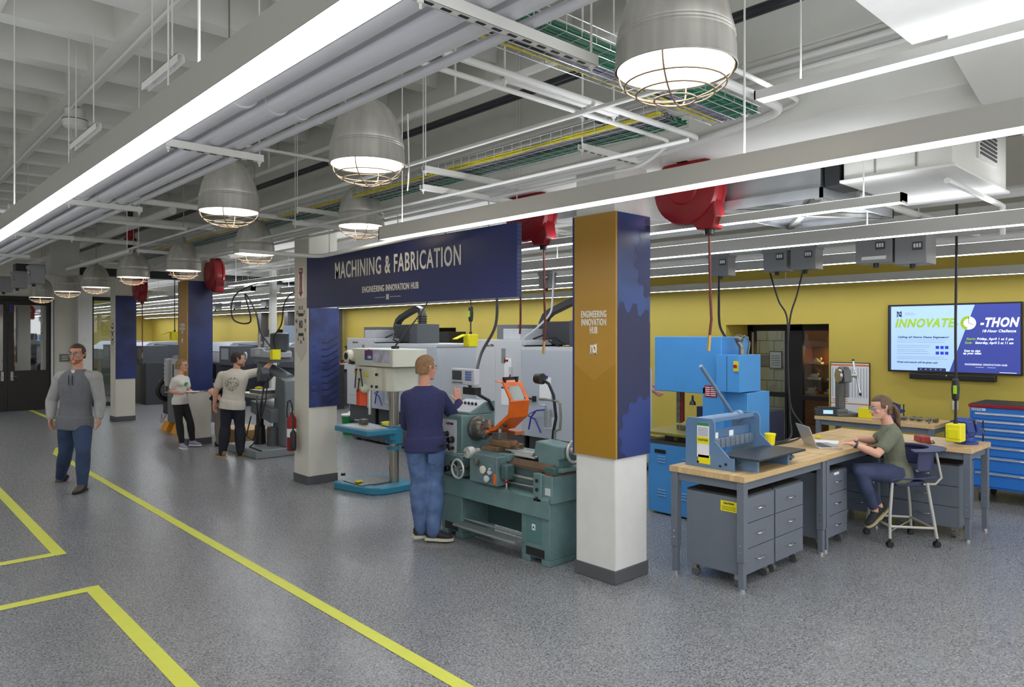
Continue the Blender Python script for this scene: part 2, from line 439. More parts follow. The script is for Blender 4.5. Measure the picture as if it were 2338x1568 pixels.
navg = [navy_graphic('navy panel %d' % i, h, s, i * 3.1) for i, (h, s) in enumerate((('#2f4a82', 3.2), ('#3a4a84', 6), ('#303f74', 2.4), ('#333f78', 2.8)))]
navyd = mat('dark navy print', '#1d2650', .4); navyl = mat('lighter navy print', '#2f4490', .4)
letter = mat('white lettering', '#e9e6dc', .5); blackl = mat('black lettering', '#1b1b1b', .5)
CY = [3.52, 8.55, 13.03, 17.63]
def nd_mark(parent, loc, h, m, rz=0):
    """interlocked N and D monogram"""
    b = MB(); w = h * .9; t = h * .13
    for x in (-w * .42, w * .28): b.box(x, x + t, -.003, 0, -h / 2, h / 2)
    b.prism([(-w * .42, h / 2), (-w * .42 + t * 1.3, h / 2), (w * .28 + t, -h / 2), (w * .28 - t * .3, -h / 2)], 'y', -.003, 0)
    for x in (-w * .42, w * .28):
        for z in (-h / 2, h / 2 - t * .7): b.box(x - t * .6, x + t * 1.6, -.003, 0, z, z + t * .7)
    b.torus((.02 * h, -.002, 0), h * .33, t * .6, 'y', 20, 4, 0, PI)
    b.box(-w * .1, -w * .1 + t * .9, -.004, -.001, -h * .33, h * .33)
    return b.build('monogram', m, parent, loc, rz, smooth=False)
def column(i):
    y0 = CY[i]; wbase = [.86, .87, .92, .98][i]
    t = thing('column', ['nearest square column with a gold face and a navy gear graphic', 'white column with the fire sign at the left end of the hanging banner',
              'navy and gold column behind the woman with the clipboard', 'farthest navy and white column behind the walking man'][i], 'column', (4.57, y0 + .21, 0), 0)
    MB().box(-.205, .205, -.205, .205, 0, 3.3).build('shaft', white if i in (0,) else wallw, t, bev=.012)
    MB().box(-.213, .213, -.213, .213, 0, .11).build('baseboard', baseb, t, bev=.006)
    zt = 2.9; zb = .98 if i == 0 else (1.0 if i < 2 else .95)
    zt = [2.90, 2.29, 2.88, 2.80][i]
    MB().box(-.2, .222, -.222, -.2, zb, zt).build('navy_panel', navg[i], t, bev=.002)
    if i in (0, 2):
        MB().box(-.222, -.2, -.222, .222, zb, zt).build('gold_panel', gold, t, bev=.002)
        q = MB().box(-.2235, -.1995, .205, .224, zb, zt).build('panel_edge', navy, t)
        text('ENGINEERING\nINNOVATION\nHUB', 'lettering', letter, t, (-.2235, 0, 2.04), w=.26, h=.055, rz=-PI / 2, bold=.0012)
        nd_mark(t, (-.2235, 0, 1.83), .085, letter, -PI / 2)
        MB().prism([(-.222, zb), (.222, zb), (.222, 1.72), (0, 1.58), (-.222, 1.72)], 'x', -.2228, -.2221).build('chevron', mat('darker gold print', '#a2791c', .4), t, smooth=False)
    else:
        z0 = 1.95 + (.12 if i == 1 else 0)
        MB().prism([(-.15, z0 + .35), (.15, z0 + .35), (.15, z0 - .35), (0, z0 - .48), (-.15, z0 - .35)], 'x', -.209, -.205).build('badge_panel', mat('pale badge print', '#c9c4ba', .5), t, smooth=False)
        text('ND', 'lettering', blackl, t, (-.21, 0, z0), w=.1, h=.1, rz=-PI / 2, bold=.003)
        for dz in (.13, -.13): MB().box(-.211, -.209, -.07, .07, z0 + dz - .02, z0 + dz + .02).build('badge_bar', blackl, t)
        for word, a0, a1, rr in (('INDUSTRY', 200, -20, .13), ('LAB', 235, 305, .13)):
            for k, ch in enumerate(word):
                a = R(a0 + (a1 - a0) * k / (len(word) - 1))
                text(ch, 'lettering', blackl, t, (-.21, -math.cos(a) * rr, z0 + math.sin(a) * rr * 1.75), h=.05, rz=-PI / 2, bold=.001)
    if i == 0:   # gear print on the navy face: dark gear silhouettes a hair proud of the panel
        def gear(cx, cz, r, n, a0, m, dy=-.2235, x0=-.198, x1=.220):
            pts = []
            for k in range(n * 4):
                a = 2 * PI * k / (n * 4) + a0; q = r * (1.13 if k % 4 in (1, 2) else 1.0)
                pts.append((cx + q * math.cos(a), cz + q * math.sin(a)))
            def clip(P, ins, cut):
                out = []
                for k in range(len(P)):
                    A, B = P[k - 1], P[k]
                    if ins(B):
                        if not ins(A): out.append(cut(A, B))
                        out.append(B)
                    elif ins(A): out.append(cut(A, B))
                return out
            def cx_(X): return lambda A, B: (X, A[1] + (B[1] - A[1]) * (X - A[0]) / (B[0] - A[0]))
            def cz_(Z): return lambda A, B: (A[0] + (B[0] - A[0]) * (Z - A[1]) / (B[1] - A[1]), Z)
            bmm = MB()
            for k in range(len(pts)):
                P = [(cx, cz), pts[k - 1], pts[k]]
                for ins, cut in ((lambda p: p[0] > x0, cx_(x0)), (lambda p: p[0] < x1, cx_(x1)), (lambda p: p[1] > zb, cz_(zb)), (lambda p: p[1] < zt, cz_(zt))):
                    if P: P = clip(P, ins, cut)
                if len(P) > 2: bmm.poly([(p[0], dy, p[1]) for p in P])
            o = bmm.build('gear_print', m, t, smooth=False)
            return o
        gear(-.1, 1.5, .62, 26, .1, navyd)
        gear(.42, 2.55, .36, 18, 0, mat('navy print mid', '#1c2450', .4))
        gear(.12, 1.15, .27, 14, .2, mat('navy print blue', '#23397a', .4), -.2245)
    return t
cols = [column(i) for i in range(4)]
kp = mat('navy key print', '#33457c', .4)
for k in range(10):
    z = 1.06 + k * .088
    MB().box(-.17, -.10, -.2235, -.2225, z, z + .05).build('key_print', kp, cols[1], smooth=False)
    if k > 2: MB().box(-.06, .0, -.2235, -.2225, z + .04, z + .085).build('key_print', kp, cols[1], smooth=False)
    MB().prism([(-.03, z - .03), (.06, z - .03), (.21, z + .05), (.21, z + .075), (.05, z - .008), (-.03, z - .008)], 'y', -.2238, -.2226).build('key_print', mat('navy line print', '#1f2950', .4), cols[1], smooth=False)
# fire extinguisher sign on the second column
fs = thing('fire_sign', 'red arrow fire extinguisher sign high on the white column', 'sign', (4.365, 8.76, 2.62), -PI / 2)
MB().box(-.07, .07, -.006, 0, -.2, .2).build('plate', paper, fs)
MB().prism([(-.055, .19), (.055, .19), (.055, .12), (.035, .12), (.035, -.12), (.06, -.12), (0, -.19), (-.06, -.12), (-.035, -.12), (-.035, .12), (-.055, .12)], 'y', -.008, -.006).build('arrow', redp, fs, smooth=False)
text('FIRE', 'lettering', letter, fs, (0, -.0085, .155), w=.085, h=.035)
for k, ch in enumerate('EXTINGUISHER'): text(ch, 'lettering', letter, fs, (0, -.0085, .1 - k * .0195), h=.015)
# hanging banner between columns 1 and 2
bn = thing('hanging_banner', 'long navy overhead banner reading MACHINING & FABRICATION', 'banner', (4.33, 6.53, 2.28), -PI / 2)
dots = mat('navy banner print', '#2a3160', .4); nt, bb = nodes_of(dots)
tc = nt.nodes.new('ShaderNodeTexCoord'); mp = nt.nodes.new('ShaderNodeMapping'); mp.inputs['Rotation'].default_value = (0, R(45), 0)
wv = nt.nodes.new('ShaderNodeTexVoronoi'); wv.inputs['Scale'].default_value = 38; wv.inputs['Randomness'].default_value = 0
sx = nt.nodes.new('ShaderNodeSeparateXYZ'); gr = nt.nodes.new('ShaderNodeMapRange'); gr.inputs['From Min'].default_value = 0; gr.inputs['From Max'].default_value = 1.8; gr.inputs['To Max'].default_value = .8
nt.links.new(tc.outputs['Object'], mp.inputs[0]); nt.links.new(mp.outputs[0], wv.inputs['Vector']); nt.links.new(tc.outputs['Object'], sx.inputs[0]); nt.links.new(sx.outputs['X'], gr.inputs[0])
r1 = nt.nodes.new('ShaderNodeValToRGB'); r1.color_ramp.elements[0].position = .38; r1.color_ramp.elements[1].position = .42
r1.color_ramp.elements[0].color = (1, 1, 1, 1); r1.color_ramp.elements[1].color = (0, 0, 0, 1)
nt.links.new(wv.outputs['Distance'], r1.inputs[0])
mm = nt.nodes.new('ShaderNodeMath'); mm.operation = 'MULTIPLY'; nt.links.new(r1.outputs[0], mm.inputs[0]); nt.links.new(gr.outputs[0], mm.inputs[1])
mx = nt.nodes.new('ShaderNodeMix'); mx.data_type = 'RGBA'; mx.inputs[6].default_value = srgb('#252c58'); mx.inputs[7].default_value = srgb('#3d4a96')
nt.links.new(mm.outputs[0], mx.inputs[0]); nt.links.new(mx.outputs[2], bb.inputs['Base Color'])
MB().box(-2.01, 1.93, 0, .06, 0, .66).build('banner_box', dots, bn, bev=.004)
for x in (-1.5, 0, 1.5): MB().cyl((x, .045, .66), (x, .045, 1.02), .008, 8).build('hanger_rod', white, bn)
text('MACHINING & FABRICATION', 'lettering', letter, bn, (-.06, -.004, .42), w=2.42, h=.2, bold=.004)
text('ENGINEERING INNOVATION HUB', 'lettering', letter, bn, (-.1, -.004, .17), w=1.1, h=.072, bold=.0012)
MB().box(-.38, -.18, -.004, 0, .072, .076).box(-.08, .12, -.004, 0, .072, .076).build('rule_line', letter, bn)
nd_mark(bn, (-.13, -.001, .075), .06, letter)
# ================================================================ light fixtures
lens_m = mat('lit fixture lens', '#f6f9ff', emit=LIN_DOWN)
up_m = mat('uplight lens', '#f6f9ff', emit=LIN_UP)
fixm = mat('silver grey fixture housing', '#bcbcb8', .45)
def linear(x0, x1, ya, yb, z, label, h=.105, uplight=True, rods=3):
    t = thing('linear_light', label, 'ceiling light', ((x0 + x1) / 2, (ya + yb) / 2, z))
    w = (x1 - x0) / 2; L = (yb - ya) / 2
    MB().box(-w, w, -L, L, .008, h).box(-w, -w + .004, -L, L, 0, .008).box(w - .004, w, -L, L, 0, .008).box(-w, w, -L, -L + .01, 0, h).box(-w, w, L - .01, L, 0, h).build('housing', fixm, t, smooth=False)
    MB().box(-w + .004, w - .004, -L + .01, L - .01, .001, .007).build('lens', lens_m, t, smooth=False)
    if uplight: MB().box(-w + .02, w - .02, -L + .02, L - .02, h + .001, h + .004).build('uplight_lens', up_m, t, smooth=False)
    for k in range(rods):
        y = -L + .25 + k * (2 * L - .5) / max(1, rods - 1)
        MB().cyl((0, y, h), (0, y, ZC - z), .005, 6).build('hanger_rod', white, t)
    return t
linear(.82, .93, -1.4, 21.0, 2.71, 'long linear light running from the top of the picture down the left of the pipes', rods=7)
linear(3.15, 3.27, -1.4, 4.98, 2.71, 'linear light crossing in front of the banner and the nearest column', rods=3)
linear(5.95, 6.06, -1.4, 12.8, 2.71, 'linear light just beyond the nearest column, above the blue band saw', rods=5)
linear(7.85, 7.96, -1.4, 21.0, 2.71, 'linear light behind the grey power boxes', rods=7)
linear(10.1, 10.2, -1.4, 36, 2.66, 'linear light closest to the yellow wall', uplight=False, rods=7)
linear(4.85, 4.95, 1.63, 12.5, 2.78, 'linear light just behind the column row ending under the white fan unit', h=.06, rods=4)
linear(3.78, 3.88, -1.0, 2.05, 3.28, 'short high linear light at the top right below the white duct', h=.05, rods=2)
linear(6.9, 7.0, 13.5, 36, 2.74, 'distant linear light above the dark lathes', rods=4)
linear(9.0, 9.1, 8.0, 36, 2.74, 'distant linear light in front of the yellow wall', rods=4)
linear(5.9, 6.0, 14.0, 36, 2.80, 'distant linear light behind the far columns', rods=4)
linear(-2.3, -2.19, -1.4, 21.0, 2.71, 'added unseen linear light beyond the left edge, brightening the far left', rods=5)  # out-of-view fixture added to brighten the far left
linear(11.8, 11.9, 2.0, 10, 3.0, 'added linear light brightening the hallway behind the glass door', uplight=False, rods=2)  # extra fixture, added to light the otherwise dark hallway

# brushed dome pendants with wire guards
domem = mat('brushed aluminium dome', '#c6c4be', .4, .6, noise=.16, scale=3, stretch=(6, 6, .35))
domein = mat('glowing dome inside', '#fff6ea', .6, emit=.6)  # own glow stands in for lamp light on the inner ring
domelamp = mat('lit dome diffuser', '#fff3e2', emit=DOME)
wire = mat('bronze guard wire', '#8f8070', .4, .4)
def pendant():
    t = thing('dome_pendant', '', 'pendant light', (0, 0, 0), 0, 'dome pendants over the aisle')
    pr = [(.232, -.005), (.236, 0), (.232, .012), (.229, .08), (.225, .105), (.2285, .11), (.223, .118), (.2265, .124), (.221, .132), (.223, .138), (.213, .175), (.205, .21), (.193, .25), (.172, .298), (.146, .338), (.112, .373), (.075, .398), (.035, .412)]
    b = MB(); b.lathe(pr + [(.03, .40), (.07, .39), (.15, .32), (.2, .2), (.222, .10), (.224, 0)], n=48, cap=False)
    b.build('dome_shade', domem, t)
    MB().lathe([(.0, .045), (.222, .045)], n=32, cap=False).build('diffuser', domelamp, t)
    MB().lathe([(.223, .0), (.221, .044)], n=32, cap=False).build('glowing_reflector_ring', domein, t)
    MB().lathe([(.035, .40), (.035, .45), (.02, .48), (.012, .48)], n=16).cyl((0, 0, .5), (0, 0, 1.8), .006, 8).build('stem', steel, t)
    b = MB()
    for k in range(2):
        a = PI / 2 * k + .4
        pts = [(math.cos(a) * .225 * math.cos(q), math.sin(a) * .225 * math.cos(q), -.125 * math.sin(q)) for q in [PI * j / 16 for j in range(17)]]
        b.tube(pts, .0038, 6)
    for r_, z_ in ((.195, -.06), (.15, -.093), (.08, -.117)): b.torus((0, 0, z_), r_, .0036, n=32, m=6)
    b.build('wire_guard', wire, t)
    return t
PN = [(2.36, 1.61, 2.975, 'nearest and largest dome pendant, cut by the top of the picture'),
      (2.375, 3.88, 3.0, 'second largest dome pendant, left of the hanging banner'),
      (2.25, 5.76, 2.93, 'dome pendant hanging directly under the pipe bracket'),
      (3.79, 6.31, 3.03, 'dome pendant just in front of the top of the navy banner'),
      (3.57, 8.37, 2.90, 'dome pendant left of the fire sign column'),
      (3.48, 10.55, 2.84, 'dome pendant in front of the navy and gold column'),
      (3.27, 12.18, 2.83, 'dome pendant cut off above by grey ducting'),
      (3.29, 14.55, 2.79, 'third dome pendant from the far end of the row'),
      (3.21, 16.4, 2.79, 'second dome pendant from the far end of the row'),
      (3.05, 18.05, 2.73, 'farthest dome pendant, in front of the dark double door')]
pend = pendant()
for i, (x, y, z, lab) in enumerate(PN):
    if i == 0: pend.location = (x, y, z); pend['label'] = lab
    else: dup(pend, (x, y, z), lab, rz=.3 * i)

# ================================================================ pipes, conduits, trays, ducts
def pipe(name, pts, r, m, label, cat='pipe', group=None, n=12, joints=0):
    """smooth bends at the inner points"""
    P = [Vector(p) for p in pts]; out = [P[0]]
    for i in range(1, len(P) - 1):
        a = (P[i - 1] - P[i]); c = (P[i + 1] - P[i]); k = min(r * 5 + .03, a.length * .45, c.length * .45)
        a = P[i] + a.normalized() * k; c = P[i] + c.normalized() * k
        for t in (0, .25, .5, .75, 1): out.append(a * (1 - t) ** 2 + P[i] * 2 * t * (1 - t) + c * t * t)
    out.append(P[-1])
    b = MB().tube(out, r, n)
    for j in range(joints):
        q = P[0].lerp(P[1], (j + .5) / joints); d = (P[1] - P[0]).normalized() * .02
        b.cyl(q - d, q + d, r * 1.12, n)
    return tag(b.build(name, m, None), label, cat, group)
pipew = mat('white pipe jacket', '#d0d0d6', .4)
for x, r, lab, y1 in ((1.44, .078, 'thickest white pipe beside the long linear light', 22), (1.62, .06, 'second white pipe from the long linear light', 22),
                  (1.755, .043, 'third white pipe from the long linear light', 22), (1.86, .022, 'thin white conduit at the outer edge of the pipe bundle', 22)):
    pipe('ceiling_pipe', [(x, -1.5, 3.08 + r), (x, y1, 3.08 + r)], r, pipew, lab, n=20, joints=7)
def trapeze(x0, x1, y, z, label, zt=ZC, slots=True):
    t = thing('pipe_bracket', label, 'bracket', ((x0 + x1) / 2, y, z)); w = (x1 - x0) / 2
    b = MB().box(-w, w, -.02, .02, 0, .004).box(-w, w, -.022, -.018, 0, .042).box(-w, w, .018, .022, 0, .042)
    b.build('channel', white, t, smooth=False)
    if slots:
        n = int(2 * w / .075)
        for k in range(n): MB().box(-w + .03 + k * .075, -w + .07 + k * .075, -.007, .007, -.002, .0).build('slot', blackm, t, smooth=False)
    for s in (-1, 1): MB().cyl((s * (w - .02), 0, -.03), (s * (w - .02), 0, zt - z), .005, 6).cyl((s * (w - .02), 0, -.012), (s * (w - .02), 0, 0), .012, 6).build('threaded_rod', white, t)
    return t
for k, y in enumerate((1.9, 4.38, 6.9, 9.5, 12.2, 15, 18)):
    trapeze(1.34, 1.92 + (.3 if k == 0 else 0), y, 3.03, ['slotted pipe bracket at the top middle of the picture', 'pipe bracket left of the second dome pendant', 'third pipe bracket along the bundle', 'fourth pipe bracket along the bundle',
            'fifth pipe bracket along the bundle', 'sixth pipe bracket along the bundle', 'farthest pipe bracket along the bundle'][k], slots=k < 2)
pipe('ceiling_pipe', [(3.94, -1.5, 3.86), (3.94, 20, 3.86)], .034, mat('black pipe', '#22242a', .3), 'black pipe running along under the waffle ceiling', n=14)
trunk = thing('surface_raceway', 'white slotted channel hung beside the black ceiling pipe', 'channel', (3.72, 9, 3.88))
MB().box(-.02, .02, -9, 9, 0, .045).build('channel', white, trunk, smooth=False)
for k, y in enumerate((1.1, 2.9, 4.7, 6.5, 8.3)):
    MB().cyl((0, y - 9, .04), (0, y - 9, ZC - 3.88), .01, 8).build('strap', white, trunk)
# cable trays
def tray(name, x0, x1, y0, y1, z, along, label, side=.08, cables=True):
    t = thing(name, label, 'cable tray', (x0, y0, z)); W_, L_ = x1 - x0, y1 - y0; b = MB(); r = .0028
    def seg(a, c): b.tube([a, c], r, 4)
    if along == 'y':
        for k in range(5): seg((W_ * k / 4, 0, 0), (W_ * k / 4, L_, 0))
        for x in (0, W_):
            seg((x, 0, side), (x, L_, side)); seg((x, 0, side / 2), (x, L_, side / 2))
        n = int(L_ / .1)
        for k in range(n + 1):
            y = k * L_ / n; b.tube([(0, y, side), (0, y, 0), (W_, y, 0), (W_, y, side)], r, 4)
    else:
        for k in range(5): seg((0, L_ * k / 4, 0), (W_, L_ * k / 4, 0))
        for y in (0, L_):
            seg((0, y, side), (W_, y, side)); seg((0, y, side / 2), (W_, y, side / 2))
        n = int(W_ / .1)
        for k in range(n + 1):
            x = k * W_ / n; b.tube([(x, 0, side), (x, 0, 0), (x, L_, 0), (x, L_, side)], r, 4)
    o = b.build('wire_basket', mat('galvanised wire', '#c9ccd0', .3, .7), t, smooth=False)
    if cables:
        rnd = random.Random(int(z * 100 + L_ * 10)); 
        for cname, cm, lo, hi, num in (('green_cable', mat('green cable', '#126a4a', .5), .45, .97, 34), ('grey_cable', mat('grey cable', '#7d7f8e', .5), .12, .66, 30), ('yellow_cable', mat('yellow cable', '#d9cc1e', .5), .04, .2, 7), ('black_cable', rubber, .25, .55, 6)):
            b = MB()
            for k in range(num):
                u = rnd.uniform(lo, hi); zz = .008 + rnd.random() * .03; L2 = L_ if along == 'y' else W_; q = []
                for j in range(int(L2 / .35) + 2):
                    s_ = min(L2, j * .35); v = u + rnd.uniform(-.035, .035); v = min(.97, max(.03, v))
                    q.append((v * W_, s_, zz + rnd.uniform(-.004, .006)) if along == 'y' else (s_, (1 - v) * L_, zz + rnd.uniform(-.004, .006)))
                b.tube(q, .0055, 5)
            c = b.build(cname, cm, t); c['kind'] = 'stuff'
    return t
tray('cable_tray', 2.05, 4.1, 2.18, 2.52, 3.3, 'x', 'wire cable tray crossing above the aisle full of green and grey cables')
tray('cable_tray', 3.62, 3.96, 2.6, 15, 3.28, 'y', 'long wire cable tray along the column row with yellow and green cables')
tray('cable_tray', 5.6, 5.9, 5.0, 12, 2.95, 'y', 'wire cable tray behind the hanging banner', cables=False)
tray('cable_tray', 5.4, 5.7, 12.6, 20, 2.9, 'y', 'wire cable tray behind the navy and gold column', cables=False)
trapeze(5.35, 5.75, 14.0, 2.855, 'channel bracket under the far wire tray', slots=False); trapeze(5.35, 5.75, 18.0, 2.855, 'last channel bracket under the far wire tray', slots=False); trapeze(5.55, 5.95, 8.0, 2.905, 'channel bracket under the wire tray behind the banner', slots=False)
tag(MB().box(6.9, 7.0, 1.9, 2.9, 2.89, 2.96).build('power_busway', mat('busway grey', '#b9bbb8', .5)), 'short grey rail above the two largest power boxes', 'rail')
# tray supports: double channels
for k, (x0, x1, y, z) in enumerate(((3.6, 4.35, 3.2, 3.40), (3.65, 4.35, 3.25, 3.2), (3.3, 4.35, 4.57, 3.22), (3.3, 4.35, 4.6, 3.08), (3.4, 4.35, 6.95, 3.22), (3.4, 4.35, 7.0, 3.08), (3.0, 4.3, 11, 3.1), (2.4, 3.3, 2.66, 3.22))):
    trapeze(x0, x1, y, z, ['upper', 'lower', 'upper', 'lower', 'upper', 'lower', 'single', 'short'][k] + ' channel bracket under the long cable tray, ' + ['near pair', 'near pair', 'middle pair', 'middle pair', 'far pair', 'far pair', 'beyond the far pair', 'beside the nearest pendant'][k], slots=k < 2)
tray_rail = [(2.95, -1.5, 3.12), (2.95, 9, 3.12)]
trapz = thing('channel_rail', 'white slotted channel rails running under the ceiling at the left', 'channel', (.55, 0, 0))
for x0, ya, yb, z in ((.87, 4.42, 5.11, 3.55), (.87, 6.3, 7.2, 3.55), (1.15, -1.4, 3.27, 3.25), (2.0, 9.7, 18, 2.95)):
    MB().box(x0, x0 + .004, ya, yb, z, z + .05).box(x0 + .04, x0 + .044, ya, yb, z, z + .05).box(x0, x0 + .044, ya, yb, z + .046, z + .05).build('rail', white, trapz, smooth=False)
    for y in (ya + .15, yb - .15): MB().cyl((x0 + .022, y, z), (x0 + .022, y, ZC), .005, 6).build('hanger_rod', white, trapz)
cw = mat('white conduit', '#dcdcda', .4)
COND = [  # points, radius, label
 ([(3.05, 2.1, 3.2), (3.05, 2.1, 3.2001), (3.05, 20, 3.2)], .014, 'slim conduit running beside the long cable tray'),
 ([(2.0, 2.62, 3.24), (4.15, 2.62, 3.24), (4.15, 14, 3.2)], .018, 'white conduit turning the corner beside the crossing cable tray'),
 ([(1.9, 2.75, 3.22), (4.0, 2.75, 3.22), (4.0, 3.0, 3.1), (4.05, 16, 3.1)], .014, 'thinner white conduit turning the corner below the first'),
 ([(2.9, 2.1, 3.34), (4.28, 2.1, 3.34), (4.28, 2.9, 3.25), (4.28, 16, 3.2)], .026, 'thick white conduit bending round the end of the crossing tray'),
 ([(2.9, 2.02, 3.38), (4.31, 2.02, 3.38), (4.33, 2.6, 3.3), (4.33, 9, 3.24)], .014, 'outermost bending conduit past the end of the crossing tray'),
 ([(4.33, -1.5, 3.66), (4.33, 30, 3.66)], .022, 'upper conduit clipped to the face of the drop beam'),
 ([(4.33, -1.5, 3.59), (4.33, 30, 3.59)], .016, 'lower conduit clipped to the face of the drop beam'),
 ([(1.3, 7.9, 3.3), (5.0, 7.9, 3.3)], .03, 'white pipe crossing the ceiling behind the third dome'),
 ([(2.2, 6.2, 3.6), (4.3, 6.2, 3.6)], .014, 'thin conduit crossing above the front domes'),
 ([(3.0, 7.4, 2.82), (3.9, 7.4, 2.82), (4.3, 4.7, 2.98)], .022, 'white pipe sloping in front of the banner left end'),
 ([(-.5, 9.5, 3.3), (3.2, 9.6, 3.3)], .024, 'white pipe crossing at the left below the waffle'),
 ([(-.5, 10.2, 3.15), (1.0, 10.2, 3.15)], .02, 'short white pipe at the left edge below the waffle'),
 ([(1.77, -1.5, 4.38), (1.77, 20, 4.38)], .016, 'thin conduit clipped along a waffle rib at the left'),
 ([(3.5, 2.3, 3.05), (3.5, 9, 3.05)], .012, 'lowest thin conduit under the cable tray'),
 ([(4.55, 1.85, 3.7), (4.93, 1.57, 3.7), (4.93, 1.57, 3.2), (5.05, 1.57, 3.15)], .035, 'curved white pipe dropping at the top right'),
 ([(-.5, 12.5, 3.4), (4.4, 12.5, 3.4)], .035, 'white pipe crossing the far ceiling before the distant domes'),
 ([(-.5, 14.5, 3.2), (4.4, 14.5, 3.25)], .02, 'slim pipe crossing above the distant domes'),
 ([(1.5, 11.0, 3.55), (8, 11.0, 3.55)], .045, 'thick pipe crossing over the milling machine'),
 ([(4.9, 10.0, 3.4), (4.9, 30, 3.4)], .05, 'long insulated pipe along the far ceiling'),
 ([(5.3, 9.0, 3.3), (5.3, 30, 3.3)], .03, 'slim pipe along the far ceiling next to the insulated pipe'),
 ([(3.0, 9.5, 3.5), (3.0, 21, 3.5)], .05, 'insulated pipe above the row of distant domes'),
 ([(2.6, 9.5, 3.7), (2.6, 21, 3.7)], .03, 'slim upper pipe above the row of distant domes'),
 ([(6.5, 2.0, 3.3), (6.5, 25, 3.3)], .03, 'pipe running above the white milling centres'),
 ([(7.2, 1.0, 3.15), (7.2, 25, 3.15)], .05, 'thick pipe running over the machines toward the far end'),
 ([(5.6, 2.2, 3.0), (9.0, 2.2, 3.0)], .03, 'pipe crossing behind the white fan unit'),
 ([(8.8, -1.0, 2.95), (8.8, 25, 2.95)], .06, 'large white pipe before the yellow wall soffit'),
 ([(9.4, -1.0, 2.98), (9.4, 25, 2.98)], .03, 'smaller white pipe before the yellow wall soffit'),
]
for pts, r, lab in COND: pipe('ceiling_conduit', pts, r, cw, lab, 'pipe', n=10)
# red valve riser and dark duct at the far ceiling
v = thing('sprinkler_valve', 'dark red valve on a black riser pipe high beyond the domes', 'valve', (3.6, 13.6, 3.0))
MB().cyl((0, 0, 0), (0, 0, 1.4), .05, 12).build('riser', mat('black riser', '#22181a', .4), v)
MB().lathe([(.05, .55), (.1, .56), (.1, .6), (.065, .62), (.065, .7), (.1, .72), (.1, .76), (.05, .77)]).lathe([(.05, .1), (.09, .11), (.09, .16), (.05, .17)]).build('flange', dred, v)
tag(MB().box(2.2, 9.5, 15.3, 15.6, 3.06, 3.2).build('black_duct', mat('black duct', '#1e2024', .5)), 'long flat black duct crossing the ceiling behind the far domes', 'duct')
tag(MB().box(2.35, 2.75, 13.2, 13.6, 2.9, 3.9).build('duct_drop', mat('duct grey', '#a2a29d', .6), bev=.004), 'grey vertical duct drop behind the distant pendants', 'duct')
tag(MB().box(6.15, 6.85, 6.0, 30, 3.36, 3.72).build('supply_duct', ceilp, bev=.004), 'big rectangular white duct along the shop ceiling', 'duct')
tag(MB().box(-.4, .75, 16.2, 16.9, 3.25, 3.75).build('cross_duct', mgrey, bev=.004), 'grey duct crossing the aisle ceiling at the far left', 'duct')

# white ducts, fan unit and silver diffuser at the right
tag(MB().box(2.9, 3.92, .35, 1.27, 3.4, 3.9).build('supply_duct', white, bev=.004), 'white duct in the top right corner above the short light', 'duct')
tag(MB().prism([(3.95, 3.35), (4.5, 3.2), (9.8, 3.2), (9.8, 3.75), (3.95, 3.75)], 'y', .1, 1.12).build('supply_duct', ceilp, bev=.004), 'wide white duct running toward the yellow wall at the right edge', 'duct')
fu = thing('fan_unit', 'boxy white fan coil unit hanging at the upper right', 'air handler', (5.0, 2.05, 3.0), -PI / 2)
MB().box(0, .66, 0, 1.25, 0, .68).build('cabinet', ceilp, fu, bev=.006)
MB().box(-.02, .68, -.02, 1.27, -.02, 0).build('bottom_pan', white, fu, bev=.003)
MB().box(.66, .675, .5, .95, .12, .56).build('grille_frame', white, fu)
for k in range(14): MB().box(.674, .682, .53, .92, .15 + k * .029, .165 + k * .029).build('grille_slat', dgrey, fu, smooth=False)
for x in (.2, .45): MB().box(x, x + .01, -.006, 0, .02, .66).build('panel_seam', mgrey, fu)
for x, y in ((.03, .03), (.63, .03), (.03, 1.2), (.63, 1.2)): MB().cyl((x, y, .6), (x, y, 1.45), .006, 6).build('hanger_rod', white, fu)
MB().tube([(.6, .1, -.08), (.6, 1.35, -.08), (.6, 1.42, -.08), (.6, 1.42, -.3)], .02, 8).build('drain_pipe', cw, fu)
tag(MB().box(4.98, 5.3, 2.07, 2.17, 2.97, 3.9).build('duct_collar', mat('black duct', '#1e2024'), smooth=False), 'narrow black duct collar left of the white fan unit', 'duct')
df = thing('duct_diffuser', 'silver sheet metal duct with a crossed square outlet underneath', 'duct', (4.98, 3.05, 2.93), -PI / 2)
tag(MB().box(5.35, 5.9, 2.95, 5.2, 3.12, 3.62).build('return_duct', galv, bev=.004), 'dull grey duct behind the large red reel', 'duct')
MB().box(.35, .86, .0, .55, .2, .82).build('duct_body', galv, df, bev=.003)
MB().rings([[(0, 0, 0), (.85, 0, 0), (.85, 1.3, 0), (0, 1.3, 0)], [(.1, 0, .2), (.85, 0, .2), (.85, .9, .2), (.1, .9, .2)]]).build('outlet_hood', galv, df, smooth=False)
MB().cbox((.42, .65, -.02), (1.5, .05, .03), (0, 0, R(57))).cbox((.42, .65, -.02), (1.5, .05, .03), (0, 0, R(-57))).build('cross_brace', steel, df, smooth=False)
MB().box(-.02, 0, -.02, 1.32, -.03, .04).box(.85, .87, -.02, 1.32, -.03, .04).box(-.02, .87, -.02, 0, -.03, .04).box(-.02, .87, 1.3, 1.32, -.03, .04).build('outlet_frame', galv, df, smooth=False)
for k in range(3): MB().box(.36 + k * .23, .38 + k * .23, -.02, .0, .2, .82).build('seam_rib', galv, df)
ls = thing('louvre_box', 'white duct end with louvres beside the nearest column top', 'duct', (5.0, 4.25, 2.95), -PI / 2)
MB().box(0, .5, 0, .5, 0, .4).build('duct_end', white, ls, bev=.004)
